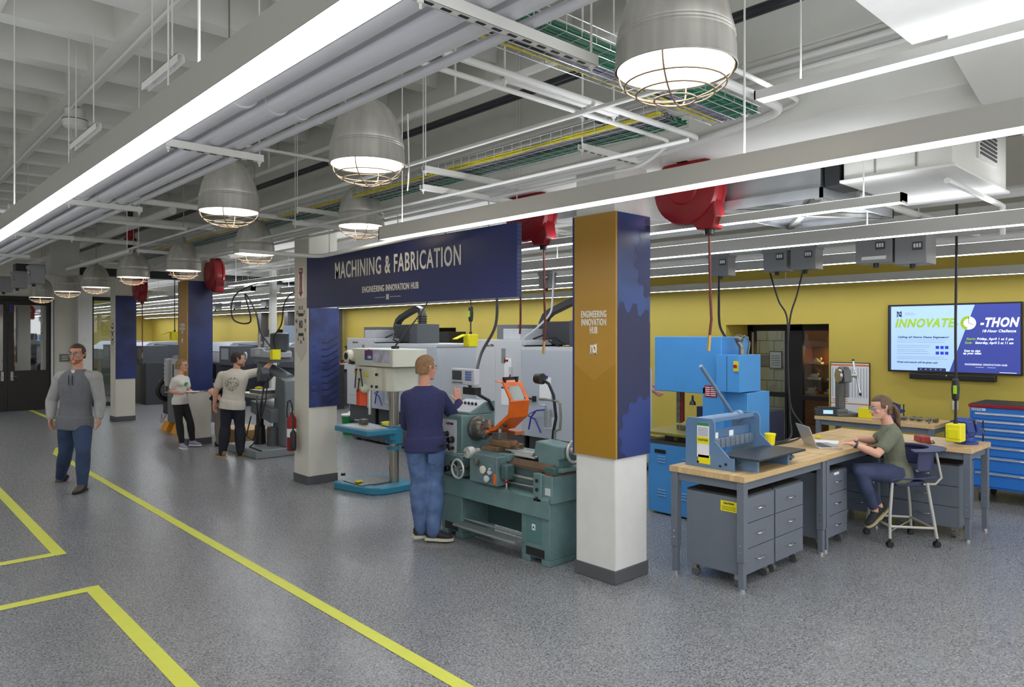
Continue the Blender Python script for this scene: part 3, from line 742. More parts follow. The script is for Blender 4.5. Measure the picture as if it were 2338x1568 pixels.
for k in range(6): MB().box(.05, .3, -.01, 0, .06 + k * .045, .08 + k * .045).build('louvre', dgrey, ls)

# smoke alarm canister at the left
sm = thing('smoke_detector', 'white round detector mounted on a ceiling rib at the left', 'detector', (1.83, 9.0, 4.2))
MB().lathe([(.03, .22), (.1, .2), (.1, .12), (.12, .11), (.13, .06), (.11, .01), (.05, 0)], n=20).build('body', white, sm)
MB().torus((0, 0, .085), .122, .006).build('vent_ring', dgrey, sm)

# red hose and cord reels
def reel(label, loc, rz, hose=True, s=1., drop=1.0):
    t = thing('hose_reel', label, 'hose reel', loc, rz)
    MB().lathe([(.02, -.1), (.22, -.1), (.275, -.085), (.285, -.05), (.265, -.04), (.265, .04), (.285, .05), (.275, .085), (.22, .1), (.02, .1)], ax='y', n=36).build('drum_cover', redp, t)
    MB().lathe([(.05, -.115), (.12, -.115), (.13, -.1), (.05, -.1)], ax='y', n=24).build('hub', dred, t)
    MB().prism([(.02, -.22), (.2, -.05), (.25, -.12), (.27, -.25), (.24, -.33), (.1, -.33)], 'y', -.07, .07).build('outlet_arm', redp, t, bev=.01)
    MB().box(-.05, .05, -.13, .13, .2, .26).box(-.03, .03, -.02, .02, .24, .62).build('mount_bracket', white, t)
    if hose:
        MB().cyl((.17, 0, -.37), (.17, 0, -.32), .04, 14).build('guide', black, t)
        pts = [(.17, 0, -.34), (.175, 0, -.6), (.18, 0, -.34 - drop * .6), (.19, 0, -.34 - drop * .85), (.175, 0, -.34 - drop)]
        h = MB().tube(pts, .011, 8).build('hose', mat('red brown hose', '#6a2f28', .5), t)
        MB().cyl(pts[-1], (.165, 0, -.34 - drop - .12), .013, 10).build('brass_nozzle', brass, h)
    return t
reel('large red hose reel with a brown hose hanging down right of the nearest column', (4.85, 3.17, 3.08), -PI / 2, drop=.8)
reel('red hose reel partly hidden behind the right end of the banner', (4.85, 4.95, 3.12), -PI / 2, drop=.9)
reel('red hose reel above the left end of the banner', (4.85, 9.3, 3.1), -PI / 2, drop=1.0)
reel('red reel on top of the navy and gold column', (4.72, 13.3 - .55, 3.0), -PI / 2, hose=False)
reel('red reel on top of the farthest column', (4.72, 17.1, 2.98), -PI / 2, drop=1.1)
reel('red cord reel seen edge on left of the fire sign', (5.2, 9.9, 2.85), 0, hose=False)

# power bus with grey plug boxes
tag(MB().box(7.3, 7.4, -1.4, 24, 2.84, 2.94).build('power_busway', mat('busway grey', '#b9bbb8', .5)), 'grey power busway rail carrying the plug boxes', 'rail')
def plugbox(label, loc, s=(.3, .18, .26), red=0):
    t = thing('power_box', label, 'electrical box', loc, -PI / 2, 'grey power boxes under the busway')
    a, b_, c = s
    MB().box(-a / 2, a / 2, 0, b_, 0, c).build('enclosure', mat('grey enclosure', '#8b8d90', .45, .2), t, bev=.006)
    MB().box(-a / 2 - .012, a / 2 + .012, -.012, b_, c - .03, c + .01).build('lid', mgrey, t, bev=.003)
    MB().box(.02, .1, -.008, 0, .12, .19).build('window_panel', dgrey, t)
    for k in range(3): MB().box(.03 + k * .022, .045 + k * .022, -.011, -.008, .14, .175).build('breaker', paper, t)
    MB().cyl((0, .06, -.04), (0, .06, 0), .025, 12).build('cable_gland', blackm, t)
    return t
plugbox('grey power box left of the paired boxes, above the blue band saw', (7.3, 4.40, 2.61), s=(.26, .16, .24))
plugbox('left box of the pair that feeds the joined black cords', (7.3, 3.72, 2.62), s=(.26, .16, .23))
plugbox('right box of the pair that feeds the joined black cords', (7.3, 3.41, 2.62), s=(.27, .18, .24))
plugbox('large grey box right of the pair with a white caption strip', (6.9, 2.56, 2.60), s=(.32, .2, .26))
plugbox('largest dark grey box nearest the right end of the row', (6.9, 2.25, 2.57), s=(.26, .26, .32))
plugbox('small grey power box right of the banner feeding the white conduit', (7.3, 7.2, 2.60), s=(.2, .16, .22))
for k, y in enumerate((11.6, 13.5, 14.8, 16.1, 17.4)): plugbox('distant grey power box, number ' + ['one', 'two', 'three', 'four', 'five'][k] + ' left of the fire sign column', (7.3, y + 5, 2.6))
tag(MB().box(6.885, 6.899, 2.45, 2.66, 2.63, 2.66).build('caption_strip', paper), 'white caption strip on the large grey box', 'label')
# boxes at the far left over the aisle
for k, (x, y) in enumerate(((1.97, 15.4), (1.97, 14.0), (1.97, 12.6))):
    plugbox(['leftmost', 'middle', 'rightmost'][k] + ' grey power box above the far aisle at the left edge', (x, y, 2.69))
tag(MB().box(.9, .96, 7.5, 21, 2.96, 3.0).build('bus_rail', galv), 'silver rail over the far aisle at the left', 'rail')
# ================================================================ machines (local frame: x right seen from the aisle, y back, z up)
Q = -PI / 2
# ---- engine lathe in front of the man in navy
la = thing('metal_lathe', 'green metal lathe with a grey chuck and raised orange chuck guard', 'lathe', (4.29, 4.9, 0), Q)
for nm, x0, x1 in (('tail_pedestal', .40, .74), ('head_pedestal', -.74, -.42)):
    b = MB(); b.box(x0, x1, 0, .42, .05, .53); b.box(x0, x0 + .1, 0, .42, 0, .05).box(x1 - .1, x1, 0, .42, 0, .05)
    o = b.build(nm, teal, la, bev=.006)
    MB().box(x0 + .06, x1 - .06, -.003, 0, .06, .13).build('foot_opening', black, o, smooth=False)
o = MB().box(.46, .64, -.004, 0, .17, .40).build('access_panel', mat('machine green panel', '#52797a', .45), la, bev=.002)
for k in range(2): MB().box(.49, .61, -.008, -.004, .355 + k * .025, .363 + k * .025).build('vent_louvre', teal, o)
MB().box(.535, .575, -.006, -.004, .28, .33).build('emblem_plate', paper, o); MB().prism([(.54, .29), (.555, .32), (.57, .29), (.555, .3)], 'y', -.008, -.006).build('emblem', black, o)
pl = MB().box(.42, .70, -.006, 0, .455, .525).build('name_plate', paper, la)
text('FORTUNE', 'lettering', blackl, pl, (.51, -.007, .49), w=.15, h=.03, bold=.001)
text('- 1640', 'lettering', blackl, pl, (.64, -.007, .49), w=.085, h=.03)
MB().cyl((.464, -.0085, .49), (.464, -.006, .49), .012, 14).build('orange_letter_o', orange, pl)
# chip pan
MB().prism([(-.02, .40), (-.02, .56), (-.0, .58), (.42, .62), (.42, .5), (.1, .40)], 'x', -.72, .735).build('chip_pan', teal, la, bev=.004)
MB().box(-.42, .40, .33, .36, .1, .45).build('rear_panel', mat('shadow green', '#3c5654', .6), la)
ft = MB().box(-.44, .42, -.09, .02, .155, .165).cyl((-.44, -.09, .15), (.42, -.09, .15), .012).cyl((-.44, .03, .19), (.42, .03, .19), .012).build('foot_brake', mat('tread plate', '#8b9490', .5, .5, bump=.6, bscale=120), la)
# bed
MB().box(-.40, .70, .08, .38, .58, .80).build('bed_casting', mat('worn machine green', '#5f7678', .45, noise=.22, scale=10), la, bev=.004)
MB().prism([(.04, .80), (.08, .845), (.13, .80)], 'x', -.35, .72).box(-.35, .72, .04, .13, .775, .80).box(-.35, .72, .33, .40, .78, .835).build('way_rails', mat('brown worn ways', '#6f5c4c', .4, .5, noise=.2), la)
MB().cyl((-.35, .03, .70), (.6, .03, .70), .016).build('lead_screw', steel, la)
MB().cyl((-.35, .03, .635), (.6, .03, .635), .011).build('feed_rod', steel, la)
MB().cyl((-.35, .02, .57), (.6, .02, .57), .011).build('switch_rod', oily, la)
br = MB().box(.56, .66, -.02, .08, .53, .77).build('rod_bracket', teal, la, bev=.008)
for z in (.56, .635, .71): MB().cyl((.61, -.028, z), (.61, -.02, z), .016, 12).build('bolt_head', black, br)
MB().box(.62, .77, .0, .42, .53, .76).build('tail_end_casting', teal, la, bev=.006)
MB().box(.69, .75, -.004, 0, .6, .66).build('data_plate', lgrey, la)
MB().box(.62, .76, .02, .3, .762, .77).build('orange_tray', mat('rusty orange', '#a04a1c', .6), la)
# headstock
hs = MB().box(-.78, -.42, .0, .42, .60, 1.17).build('headstock', teal, la, bev=.012)
MB().prism([(.42, 1.17), (.42, 1.29), (.33, 1.29), (.1, 1.185), (.1, 1.17)], 'x', -.78, -.421).build('control_hood', teal, la, bev=.005)
cp = MB().prism([(.325, 1.293), (.322, 1.288), (.11, 1.19), (.112, 1.196)], 'x', -.76, -.44).build('control_panel', lgrey, la)
for k in range(5):
    x = -.71 + k * .055; MB().cyl((x, .24, 1.245), (x, .225, 1.275), .013, 10).build('push_button', black if k else redp, cp)
gp = MB().box(-.72, -.50, -.006, 0, .80, 1.12).build('speed_plate', lgrey, la, bev=.002)
text('FORTUNE', 'lettering', blackl, gp, (-.60, -.008, 1.08), w=.11, h=.022); MB().cyl((-.63, -.01, 1.08), (-.63, -.006, 1.08), .011, 12).build('orange_letter_o', orange, gp)
for x, z, r_ in ((-.64, .98, .028), (-.56, .93, .034), (-.63, .86, .024), (-.55, .85, .02)):
    MB().lathe([(r_, -.05), (r_ * .8, -.06), (r_ * .8, -.006), (r_, -.006)][::-1], (x, 0, z), 'y', 14).build('speed_knob', black, gp)
MB().tube([(-.64, -.05, .98), (-.68, -.07, 1.04)], .008, 8).build('speed_lever', black, gp)
qb = MB().box(-.74, -.36, -.05, .08, .60, .80).build('gearbox', teal, la, bev=.01)
for x, z in ((-.66, .72), (-.56, .66), (-.46, .72), (-.62, .64)):
    MB().lathe([(.03, -.03), (.025, -.04), (.03, 0)], (x, -.05, z), 'y', 14).build('gear_knob', black, qb)
# chuck
ck = MB().lathe([(.03, 0), (.115, 0), (.12, .01), (.12, .03), (.098, .035), (.098, .14), (.092, .15), (.03, .15)], (-.42, .18, 1.04), 'x', 36).build('chuck', oily, la)
for k in range(3):
    a = R(90 + 120 * k)
    M = Matrix.Translation((-.265, .18, 1.04)) @ Matrix.Rotation(a, 4, 'X')
    MB().box(-.03, .035, .02, .095, -.018, .018, M).box(.035, .05, .02, .06, -.014, .014, M).build('chuck_jaw', steel, ck)
for k in range(6):
    a = R(60 * k + 20); MB().cyl((-.271, .18 + math.cos(a) * .075, 1.04 + math.sin(a) * .075), (-.268, .18 + math.cos(a) * .075, 1.04 + math.sin(a) * .075), .009, 8).build('socket', black, ck)
# carriage
MB().box(-.22, .2, .02, .42, .81, .875).build('saddle', teal, la, bev=.008)
ap = MB().box(-.2, .18, -.09, .05, .60, .86).build('apron', mat('worn machine green', '#446a69'), la, bev=.01)
def handwheel(x, y, z, r, m, par, spokes=3):
    o = MB().torus((x, y, z), r, r * .12, 'y', 28, 8).build('handwheel', m, par)
    b = MB()
    for k in range(spokes):
        a = 2 * PI * k / spokes + .5; b.cyl((x, y, z), (x + math.cos(a) * r, y, z + math.sin(a) * r), r * .08, 8)
    b.lathe([(r * .25, -.02), (r * .25, .06), (r * .1, .08)], (x, y, z), 'y', 16).build('hub', steel, o)
    MB().cyl((x + r * .8, y, z), (x + r * .8, y - .06, z), r * .1, 8).build('crank_handle', chrome, o)
    return o
alu = mat('cast aluminium', '#c9c9c6', .35, .5)
handwheel(-.31, -.14, .70, .085, alu, la)
MB().cyl((-.31, -.13, .70), (-.31, 0, .70), .02).build('handwheel_shaft', oily, la)
d = MB().lathe([(.02, -.12), (.05, -.12), (.055, -.1), (.055, -.06), (.04, -.055), (.03, 0), (.03, .02)], (-.2, -.0, .86), 'y', 24).build('cross_slide_dial', alu, la)
MB().tube([(-.2, -.12, .86), (-.26, -.13, .845), (-.32, -.145, .84)], [.01, .012, .014], 10).build('ball_crank', chrome, d)
for x, z, r_, m_ in ((.02, .735, .035, cream), (.07, .66, .03, lgrey), (-.07, .79, .03, oily), (.11, .72, .02, lgrey)):
    MB().lathe([(r_ * .5, 0), (r_, -.02), (r_, -.035), (r_ * .6, -.04)], (x, -.09, z), 'y', 18).build('apron_knob', m_, ap)
MB().tube([(.09, -.12, .72), (.13, -.13, .76)], .009, 8).build('feed_lever', lgrey, ap)
MB().box(.14, .17, -.095, -.09, .62, .71).build('oil_gauge', orange, ap)
MB().box(.19, .27, -.06, .05, .66, .80).build('thread_dial_box', mat('dark machine green', '#3f5a5a', .5), la, bev=.015)
MB().tube([(.3, -.03, .57), (.3, -.08, .6), (.3, -.085, .655)], .008, 8).build('switch_lever', chrome, la)
MB().ball((.3, -.085, .67), .017).build('red_knob', redp, la)
MB().box(-.16, .06, .02, .36, .875, .92).build('cross_slide', mat('bronze steel', '#7d6a52', .4, .7, noise=.2), la, bev=.004)
MB().box(-.12, .14, .08, .2, .92, .975).cyl((.14, .14, .945), (.2, .14, .945), .03).build('compound_slide', mat('brown steel', '#8a6c52', .45, .5, noise=.2), la, bev=.003)
MB().box(-.1, .0, .1, .2, .975, 1.04).build('tool_post', oily, la, bev=.003)
lv = MB().cyl((-.05, .15, 1.04), (-.05, .15, 1.08), .02, 12).tube([(-.05, .15, 1.07), (.03, .1, 1.10), (.12, .06, 1.125)], .007, 8).build('clamp_lever', steel, la)
MB().ball((.13, .055, 1.13), .02).build('lever_ball', black, lv)
MB().box(.1, .46, .1, .34, .86, .875).box(.14, .4, .12, .26, .875, .885).box(.05, .42, .12, .15, .885, .905).box(.08, .42, .2, .22, .885, .9).build('slide_guard', alu, la)
# tailstock
ts = MB().prism([(.45, .90), (.47, 1.02), (.80, 1.0), (.80, .90), (.74, .88), (.74, .81), (.5, .81), (.5, .88)], 'y', .10, .30).build('tailstock', teal, la, bev=.012)
MB().box(.46, .82, .06, .36, .79, .82).build('tailstock_base', teal, la, bev=.006)
MB().cyl((.40, .2, .96), (.47, .2, .96), .028, 16).build('quill', steel, ts)
o = MB().torus((.84, .2, .96), .09, .012, 'x', 28, 8).cyl((.8, .2, .96), (.85, .2, .96), .03).build('tail_handwheel', alu, ts)
MB().box(.66, .78, .02, .1, .77, .83).build('clamp_block', mat('dark machine green', '#3f5a5a'), ts, bev=.006)
# orange guard
path = [(-.16, 1.045), (-.08, 1.06), (.10, 1.19), (.125, 1.34), (.02, 1.50), (-.09, 1.515)]
def guard_strip(y0, y1, pts, t=.006):
    b = MB(); 
    rs = [[(p[0], y0, p[1]), (p[0], y1, p[1]), (p[0] + t, y1, p[1] - t), (p[0] + t, y0, p[1] - t)] for p in pts]
    return b.rings(rs)
g = guard_strip(.12, .36, path[:4]).build('chuck_guard', orange, la, smooth=False)
guard_strip(.12, .16, path[3:5]).rings([[(p[0], a, p[1]) for a in (.32, .36)] + [(p[0] + .006, a, p[1] - .006) for a in (.36, .32)] for p in path[3:5]]).build('guard_side', orange, g, smooth=False)
guard_strip(.12, .36, [(.035, 1.475), (.02, 1.50), (-.09, 1.515)]).build('guard_top', orange, g, smooth=False)
MB().rings([[(p[0], a, p[1]) for a in (.17, .31)] + [(p[0] + .003, a, p[1] - .003) for a in (.31, .17)] for p in [(.12, 1.345), (.038, 1.47)]]).build('guard_window', glass_mat('worn clear guard pane', '#d8dad6', rough=.35, refl=.02), g, smooth=False)
MB().rings([[(p[0], .115, p[1] + .03), (p[0], .12, p[1] + .03), (p[0], .12, p[1] - .004), (p[0], .115, p[1] - .004)] for p in path[:5]]).build('guard_flange', orange, g, smooth=False)
MB().cyl((-.17, .36, 1.03), (-.17, .08, 1.03), .016).box(-.2, .0, .3, .42, 1.0, 1.03).build('guard_hinge', mat('orange bronze', '#b4683a', .5), g)
MB().box(.0, .004, .14, .34, 1.52, 1.55).box(.0, .02, .15, .17, 1.5, 1.55).box(.0, .02, .3, .32, 1.5, 1.55).build('guard_latch', black, g)
# display unit on a post, coolant pipe, work light
dr = MB().box(-.72, -.36, .1, .17, 1.455, 1.61).build('readout_display', lgrey, la, bev=.008)
MB().box(-.69, -.55, .094, .1, 1.5, 1.59).build('screen', mat('dark screen', '#3a4048', .2), dr)
for r_ in range(4):
    for c_ in range(3): MB().box(-.49 + c_ * .032, -.465 + c_ * .032, .094, .1, 1.50 + r_ * .024, 1.517 + r_ * .024).build('key', mat('blue key', '#5a72b0'), dr)
for c_ in range(5): MB().box(-.685 + c_ * .032, -.665 + c_ * .032, .094, .1, 1.47, 1.482).build('key', dgrey, dr)
MB().tube([(-.5, .15, 1.46), (-.48, .2, 1.38), (-.4, .32, 1.3), (-.4, .38, 1.2)], .016, 10).box(-.58, -.4, .14, .22, 1.36, 1.43).build('display_arm', blackm, la)
MB().tube([(.46, .34, .9), (.46, .36, 1.08), (.52, .36, 1.1), (.53, .36, 1.2), (.52, .36, 1.33), (.5, .36, 1.35), (.36, .33, 1.36)], .012, 8).cyl((.36, .33, 1.36), (.3, .32, 1.36), .014, 8).build('coolant_pipe', mat('olive grey pipe', '#8c8f84', .4, .5), la)
gk = MB().tube([(.42, .36, .92), (.44, .36, 1.08), (.47, .36, 1.2), (.45, .35, 1.4), (.40, .34, 1.5), (.34, .32, 1.54)], .014, 10).cyl((.42, .36, .84), (.42, .36, .98), .04).box(.38, .46, .32, .4, .84, .9).build('work_light_neck', black, la)
MB().lathe([(.025, -.05), (.045, -.03), (.05, .02), (.05, .05)], (.31, .3, 1.545), 'x', 20).build('lamp_head', black, gk)
o = bpy.data.objects['lamp_head']; 
MB().cyl((.258, .3, 1.545), (.263, .3, 1.545), .03, 16).build('lamp_glass', paper, gk)
MB().ball((.45, .36, .93), .09, 14, (.8, .8, .9)).build('coolant_pump', black, la)

# ---- column drill press behind the man in navy
dp = thing('drill_press', 'cream and turquoise column drill press with an orange chuck guard', 'drill press', (4.95, 7.62, 0), Q)
MB().prism([(-.58, -.42), (-.5, -.46), (.12, -.32), (.22, -.2), (.22, .3), (-.5, .3), (-.62, .2)], 'z', 0, .085).build('base', turq, dp, bev=.012)
MB().box(-.48, -.05, -.34, .18, .085, .095).box(-.02, .0, -.2, .1, .085, .1).build('base_table', oily, dp)
MB().cyl((0, .1, .085), (0, .1, 1.30), .062, 32).build('column', mat('polished column', '#a9a49a', .22, .95, noise=.08, scale=4, stretch=(8, 8, .3)), dp)
MB().lathe([(.065, -.02), (.095, -.018), (.095, .018), (.065, .02)], (0, .1, .52)).box(-.1, -.07, .08, .12, .50, .54).build('collar', turq, dp)
MB().lathe([(.065, 0), (.105, .0), (.11, .22), (.065, .22)], (0, .1, .58)).box(-.1, .14, -.05, .04, .64, .76).build('table_bracket', turq, dp, bev=.004)
tb = MB().prism([(-.60, -.40), (.16, -.40), (.2, -.3), (.2, .02), (-.55, .08), (-.66, -.1), (-.66, -.3)], 'z', .72, .785).build('table', turq, dp, bev=.01)
MB().prism([(-.55, -.35), (.1, -.35), (.12, -.05), (-.5, .0)], 'z', .785, .79).build('table_top_face', steel, tb)
hd_ = MB().prism([(-.62, -.16), (-.55, -.2), (.42, -.2), (.48, .0), (.42, .3), (-.3, .34), (-.55, .25), (-.62, .1)], 'z', 1.55, 1.765).build('belt_cover', cream, dp, bev=.008)
MB().prism([(-.5, -.17), (-.42, -.19), (.0, -.19), (.08, -.12), (.2, -.16), (.3, -.1), (.3, .25), (-.5, .25)], 'z', 1.245, 1.54).build('head_casting', cream, dp, bev=.015)
st = MB().box(-.20, -.02, -.205, -.2, 1.625, 1.745).build('flag_sticker', mat('flag blue', '#2d4f9e', .4), hd_)
for k in range(3): MB().prism([(-.19 + k * .0, 1.66 + k * .03), (-.1, 1.685 + k * .03), (-.03, 1.67 + k * .03), (-.03, 1.682 + k * .03), (-.1, 1.698 + k * .03), (-.19, 1.675 + k * .03)], 'y', -.207, -.205).build('stripe', redp, st, smooth=False)
text('USA', 'lettering', letter, st, (-.08, -.208, 1.66), w=.09, h=.035, bold=.001)
MB().box(.0, .36, -.204, -.2, 1.6, 1.75).build('scenery_sticker', mat('pale lilac print', '#b9b8c8', .5, noise=.35, scale=12), hd_)
MB().lathe([(.0, -.05), (.07, -.05), (.08, -.03), (.085, .03)], (-.54, -.22, 1.665), 'y', 24).build('speed_dial', cream, hd_)
MB().cyl((-.54, -.275, 1.665), (-.54, -.27, 1.665), .045, 20).build('dial_face', black, hd_)
for a in (90, 215, 330): MB().tube([(-.54 + math.cos(R(a)) * .04, -.25, 1.665 + math.sin(R(a)) * .04), (-.54 + math.cos(R(a)) * .11, -.27, 1.665 + math.sin(R(a)) * .11)], .006, 8).ball((-.54 + math.cos(R(a)) * .12, -.27, 1.665 + math.sin(R(a)) * .12), .016).build('dial_lever', black, hd_)
MB().box(-.58, -.44, -.214, -.2, 1.565, 1.595).build('model_plate', black, hd_)
MB().box(-.46, -.42, -.2, -.19, 1.44, 1.5).box(-.22, -.13, -.2, -.19, 1.42, 1.46).build('warning_sticker', mat('warning yellow', '#d8c81e', .5), dp)
for (x0, z0, x1, z1) in ((-.34, 1.50, -.34, 1.27), (-.24, 1.50, -.16, 1.3), (-.27, 1.38, -.27, 1.22)):
    MB().tube([(x0, -.24, z0), (x1, -.26, z1)], .008, 8).ball((x0, -.24, z0), .016).build('feed_handle', black, dp)
MB().ball((-.2, -.2, 1.27), .06, 16).build('feed_hub', cream, dp)
MB().cyl((-.25, -.1, 1.02), (-.25, -.1, 1.25), .035, 16).cyl((-.25, -.1, .93), (-.25, -.1, 1.02), .02, 12).build('spindle', chrome, dp)
MB().prism([(-.46, -.17), (-.33, -.2), (-.28, -.12), (-.42, -.08)], 'z', 1.04, 1.24).build('chuck_guard', mat('bright orange plastic', '#f0521a', .4), dp, bev=.004)
MB().tube([(-.38, -.14, 1.24), (-.36, -.14, 1.3), (-.3, -.1, 1.34)], .008, 8).build('guard_arm', black, dp)
for x, z in ((.05, 1.45), (.05, 1.3), (-.05, 1.3)): MB().cyl((x, -.2, z), (x, -.18, z), .018, 10).build('cover_knob', black, dp)
MB().cyl((.1, .05, 1.765), (.1, .05, 1.8), .05, 16).build('top_cap', blackm, dp)
# tools and rags on the drill table
rag = mat('yellow cloth', '#d9cf2a', .85)
tag(MB().ball((5.12, 7.88, .80), .06, 10, (1.2, 1.9, .35)).ball((5.0, 7.75, .80), .04, 8, (1, 1.6, .4)).build('yellow_brush', rag), 'yellow brush lying on the drill press table', 'brush')
tag(MB().box(4.85, 4.93, 8.03, 8.13, .79, .85).cyl((4.87, 8.0, .82), (4.87, 8.26, .82), .016).build('drill_vise', oily, bev=.004), 'small steel vise on the left end of the drill press table', 'vise')
for k in range(5): tag(MB().box(-.07, .07, -.008, .008, 0, .012).build('hand_tool', steel), ['first', 'second', 'third', 'fourth', 'fifth'][k] + ' steel hand tool from the column on the drill press table', 'tool', 'hand tools on the drill table').location = (5.0 + .05 * k, 7.52 + .045 * (k % 3), .7915)
tag(MB().ball((0, 0, .01), .05, 8, (1.2, .7, .35)).build('yellow_brush', rag), 'small yellow brush on the drill press base', 'brush').location = (4.68, 7.85, .10)

# ---- vertical machining centres
def vmc(label, loc, right_w, second=True):
    t = thing('milling_centre', label, 'milling machine', loc, Q)
    e = mat('white machine enclosure', '#c9ccd1', .4, noise=.02)
    e2 = mat('blue white enclosure', '#b3bac3', .35)
    MB().box(-.97, .05, 0, .7, .62, 1.87).build('control_cabinet', e, t, bev=.008)
    MB().box(-.93, .02, .04, .7, .3, .62).box(-.6, min(1.2, right_w - .05), -.1, 1.2, .04, .3).box(.1, right_w - .05, .02, 1.2, .1, .62).build('machine_base', dgrey, t, bev=.01)
    for x in (-.5, .1, 1.0): MB().cyl((x, -.02, 0), (x, -.02, .06), .05, 12).build('levelling_foot', blackm, t)
    MB().box(-.88, -.55, -.006, 0, .8, 1.75).build('left_door', e, t, bev=.003)
    MB().box(-.5, -.15, .1, .6, 1.87, 2.02).build('top_housing', e, t, bev=.01)
    text('Mini Mill', 'lettering', blackl, t, (-.66, -.008, 1.79), w=.16, h=.03)
    MB().box(-.42, -.34, -.004, 0, 1.55, 1.75).build('data_plate', mgrey, t)
    MB().box(-.36, -.22, -.004, 0, 1.3, 1.62).build('instruction_label', paper, t)
    MB().box(-.35, -.28, -.006, -.004, 1.57, 1.6).build('red_caption', redp, t)
    sw = MB().box(-.25, -.2, -.02, 0, 1.25, 1.5).build('disconnect_switch', lgrey, t); MB().tube([(-.22, -.02, 1.4), (-.24, -.05, 1.3)], .01, 8).build('red_handle', redp, sw)
    MB().box(-.42, -.28, -.004, 0, .98, 1.22).build('taped_sheet', paper, t); MB().box(-.42, -.24, -.006, -.004, 1.2, 1.225).build('blue_tape', mat('blue tape', '#2a3e9c', .6), t)
    MB().prism([(-.2, 1.12), (-.14, 1.2), (-.2, 1.28), (-.26, 1.2)], 'y', -.006, -.002).build('warning_diamond', mat('warning yellow', '#d8c81e'), t)
    for z in (1.8, 1.65): MB().cyl((.0, -.006, z), (.0, 0, z), .012, 8).build('screw', black, t)
    MB().box(.05, .08, -.02, .7, .3, 1.8).build('edge_seal', blackm, t)
    MB().prism([(.08, .62), (right_w, .62), (right_w, 1.45), (right_w - .12, 1.74), (.08, 1.74)], 'y', -.1, 1.3).build('enclosure', e2, t, bev=.008)
    MB().box(.08, right_w - .1, -.1, 1.3, 1.74, 1.78).build('enclosure_lip', e, t)
    MB().box(.5, .95, -.105, -.1, .95, 1.35).build('door_window', mat('dark glass', '#101318', .1), t) if second else None
    sh = MB().box(.42, .62, -.104, -.1, 1.12, 1.4).build('taped_sheet', paper, t); MB().box(.47, .57, -.106, -.104, 1.38, 1.42).build('blue_tape', mat('blue tape', '#2a3e9c'), sh)
    MB().box(.5, .7, -.104, -.1, .75, .9).build('caution_sheet', paper, t)
    k = MB().box(-.12, .38, .5, 1.0, 1.8, 2.12).build('spindle_cover', mat('charcoal cover', '#3d4046', .4), t, bev=.012)
    MB().box(.38, .62, .5, 1.0, 1.78, 2.13).build('side_cover', mat('slate cover', '#565b61', .4), t, bev=.01)
    MB().box(-.85, -.42, .3, .7, 1.87, 2.08).build('ventilated_box', mat('perforated grey', '#82868a', .5, .4, noise=.35, scale=90), t)
    # cable carrier
    b = MB(); rs = []
    pts = [(-.26, 1.95), (-.26, 2.1), (-.2, 2.2), (-.1, 2.26), (.2, 2.36), (.42, 2.42), (.52, 2.38), (.56, 2.28), (.56, 2.12)]
    P3 = [Vector((p[0], 0, p[1])) for p in pts]
    for i, p in enumerate(P3):
        tt = (P3[min(i + 1, 8)] - P3[max(i - 1, 0)]).normalized(); nn = Vector((-tt.z, 0, tt.x)) * .045
        rs.append([(p + nn) + Vector((0, .6, 0)), (p + nn) + Vector((0, .72, 0)), (p - nn) + Vector((0, .72, 0)), (p - nn) + Vector((0, .6, 0))])
    b.rings(rs); o = b.build('cable_carrier', mat('charcoal cover', '#3d4046'), t, bev=.006)
    for j in range(4): MB().box(.50, .61, .59, .73, 2.12 + j * .045, 2.14 + j * .045).build('carrier_link', black, o)
    MB().tube([(-.1, .3, 1.88), (.1, .35, 1.95), (.3, .2, 1.85), (.4, .3, 1.78)], .012, 6).tube([(0, .4, 1.88), (.3, .3, 1.9), (.45, .35, 1.8)], .01, 6).build('loose_hoses', blackm, t)
    b = MB()
    b.cyl((.62, -.16, .78), (.62, -.16, 1.0), .045, 14).tube([(.6, -.16, 1.0), (.6, -.18, 1.05), (.52, -.18, 1.05)], .012, 8)
    b.build('air_filter', galv, t)
    MB().tube([(.6, -.18, 1.0), (.45, -.18, .98), (.25, -.16, .9), (.4, -.16, .86), (.5, -.16, .7)], .011, 8).tube([(.42, -.18, .96), (.33, -.17, .88), (.28, -.16, .72)], .011, 8).build('blue_air_hose', mat('blue hose', '#2c2fa0', .4), t)
    MB().cyl((.1, -.12, 1.12), (.32, -.12, 1.11), .012, 8).box(.32, .36, -.14, -.1, 1.08, 1.15).build('black_handle', black, t)
    return t
vmc('white milling centre between the drill press and the lathe, nearer of two', (6.6, 6.9, 0), 1.15, False)
vmc('white milling centre behind the drill press, farther of two', (7.0, 11.2, 0), 2.1)
tag(MB().box(10.1, 10.6, 13.0, 13.9, 0, 2.0).build('tall_cabinet', black, bev=.004), 'tall black cabinet standing behind the far milling centre', 'cabinet')

# ---- blue band saw
bs = thing('band_saw', 'tall sky blue vertical band saw behind the nearest column', 'band saw', (6.45, 4.2, 0), Q)
MB().box(-.55, .12, 0, .62, .02, .76).build('lower_base', skyb, bs, bev=.008)
for x in (-.42, -.12):
    for z in (.56, .59, .62, .2, .23, .26): MB().box(x, x + .1, -.008, 0, z, z + .012).build('vent_louvre', mat('pale blue louvre', '#7fb2dc', .4), bs)
MB().box(-.46, -.32, -.006, 0, .66, .70).build('slot', black, bs)
MB().box(-.5, .32, .05, .6, 1.33, 1.92).build('upper_wheel_box', skyb, bs, bev=.006)
MB().box(.10, .34, .05, .55, .76, 1.4).box(.10, .58, .1, .55, .1, 1.36).build('neck_column', skyb, bs, bev=.006)
eb = MB().box(.30, .56, -.02, .4, 1.37, 1.74).build('switch_box', skyb, bs, bev=.004)
MB().box(.42, .424, -.022, -.02, 1.38, 1.73).build('door_seam', blackm, eb)
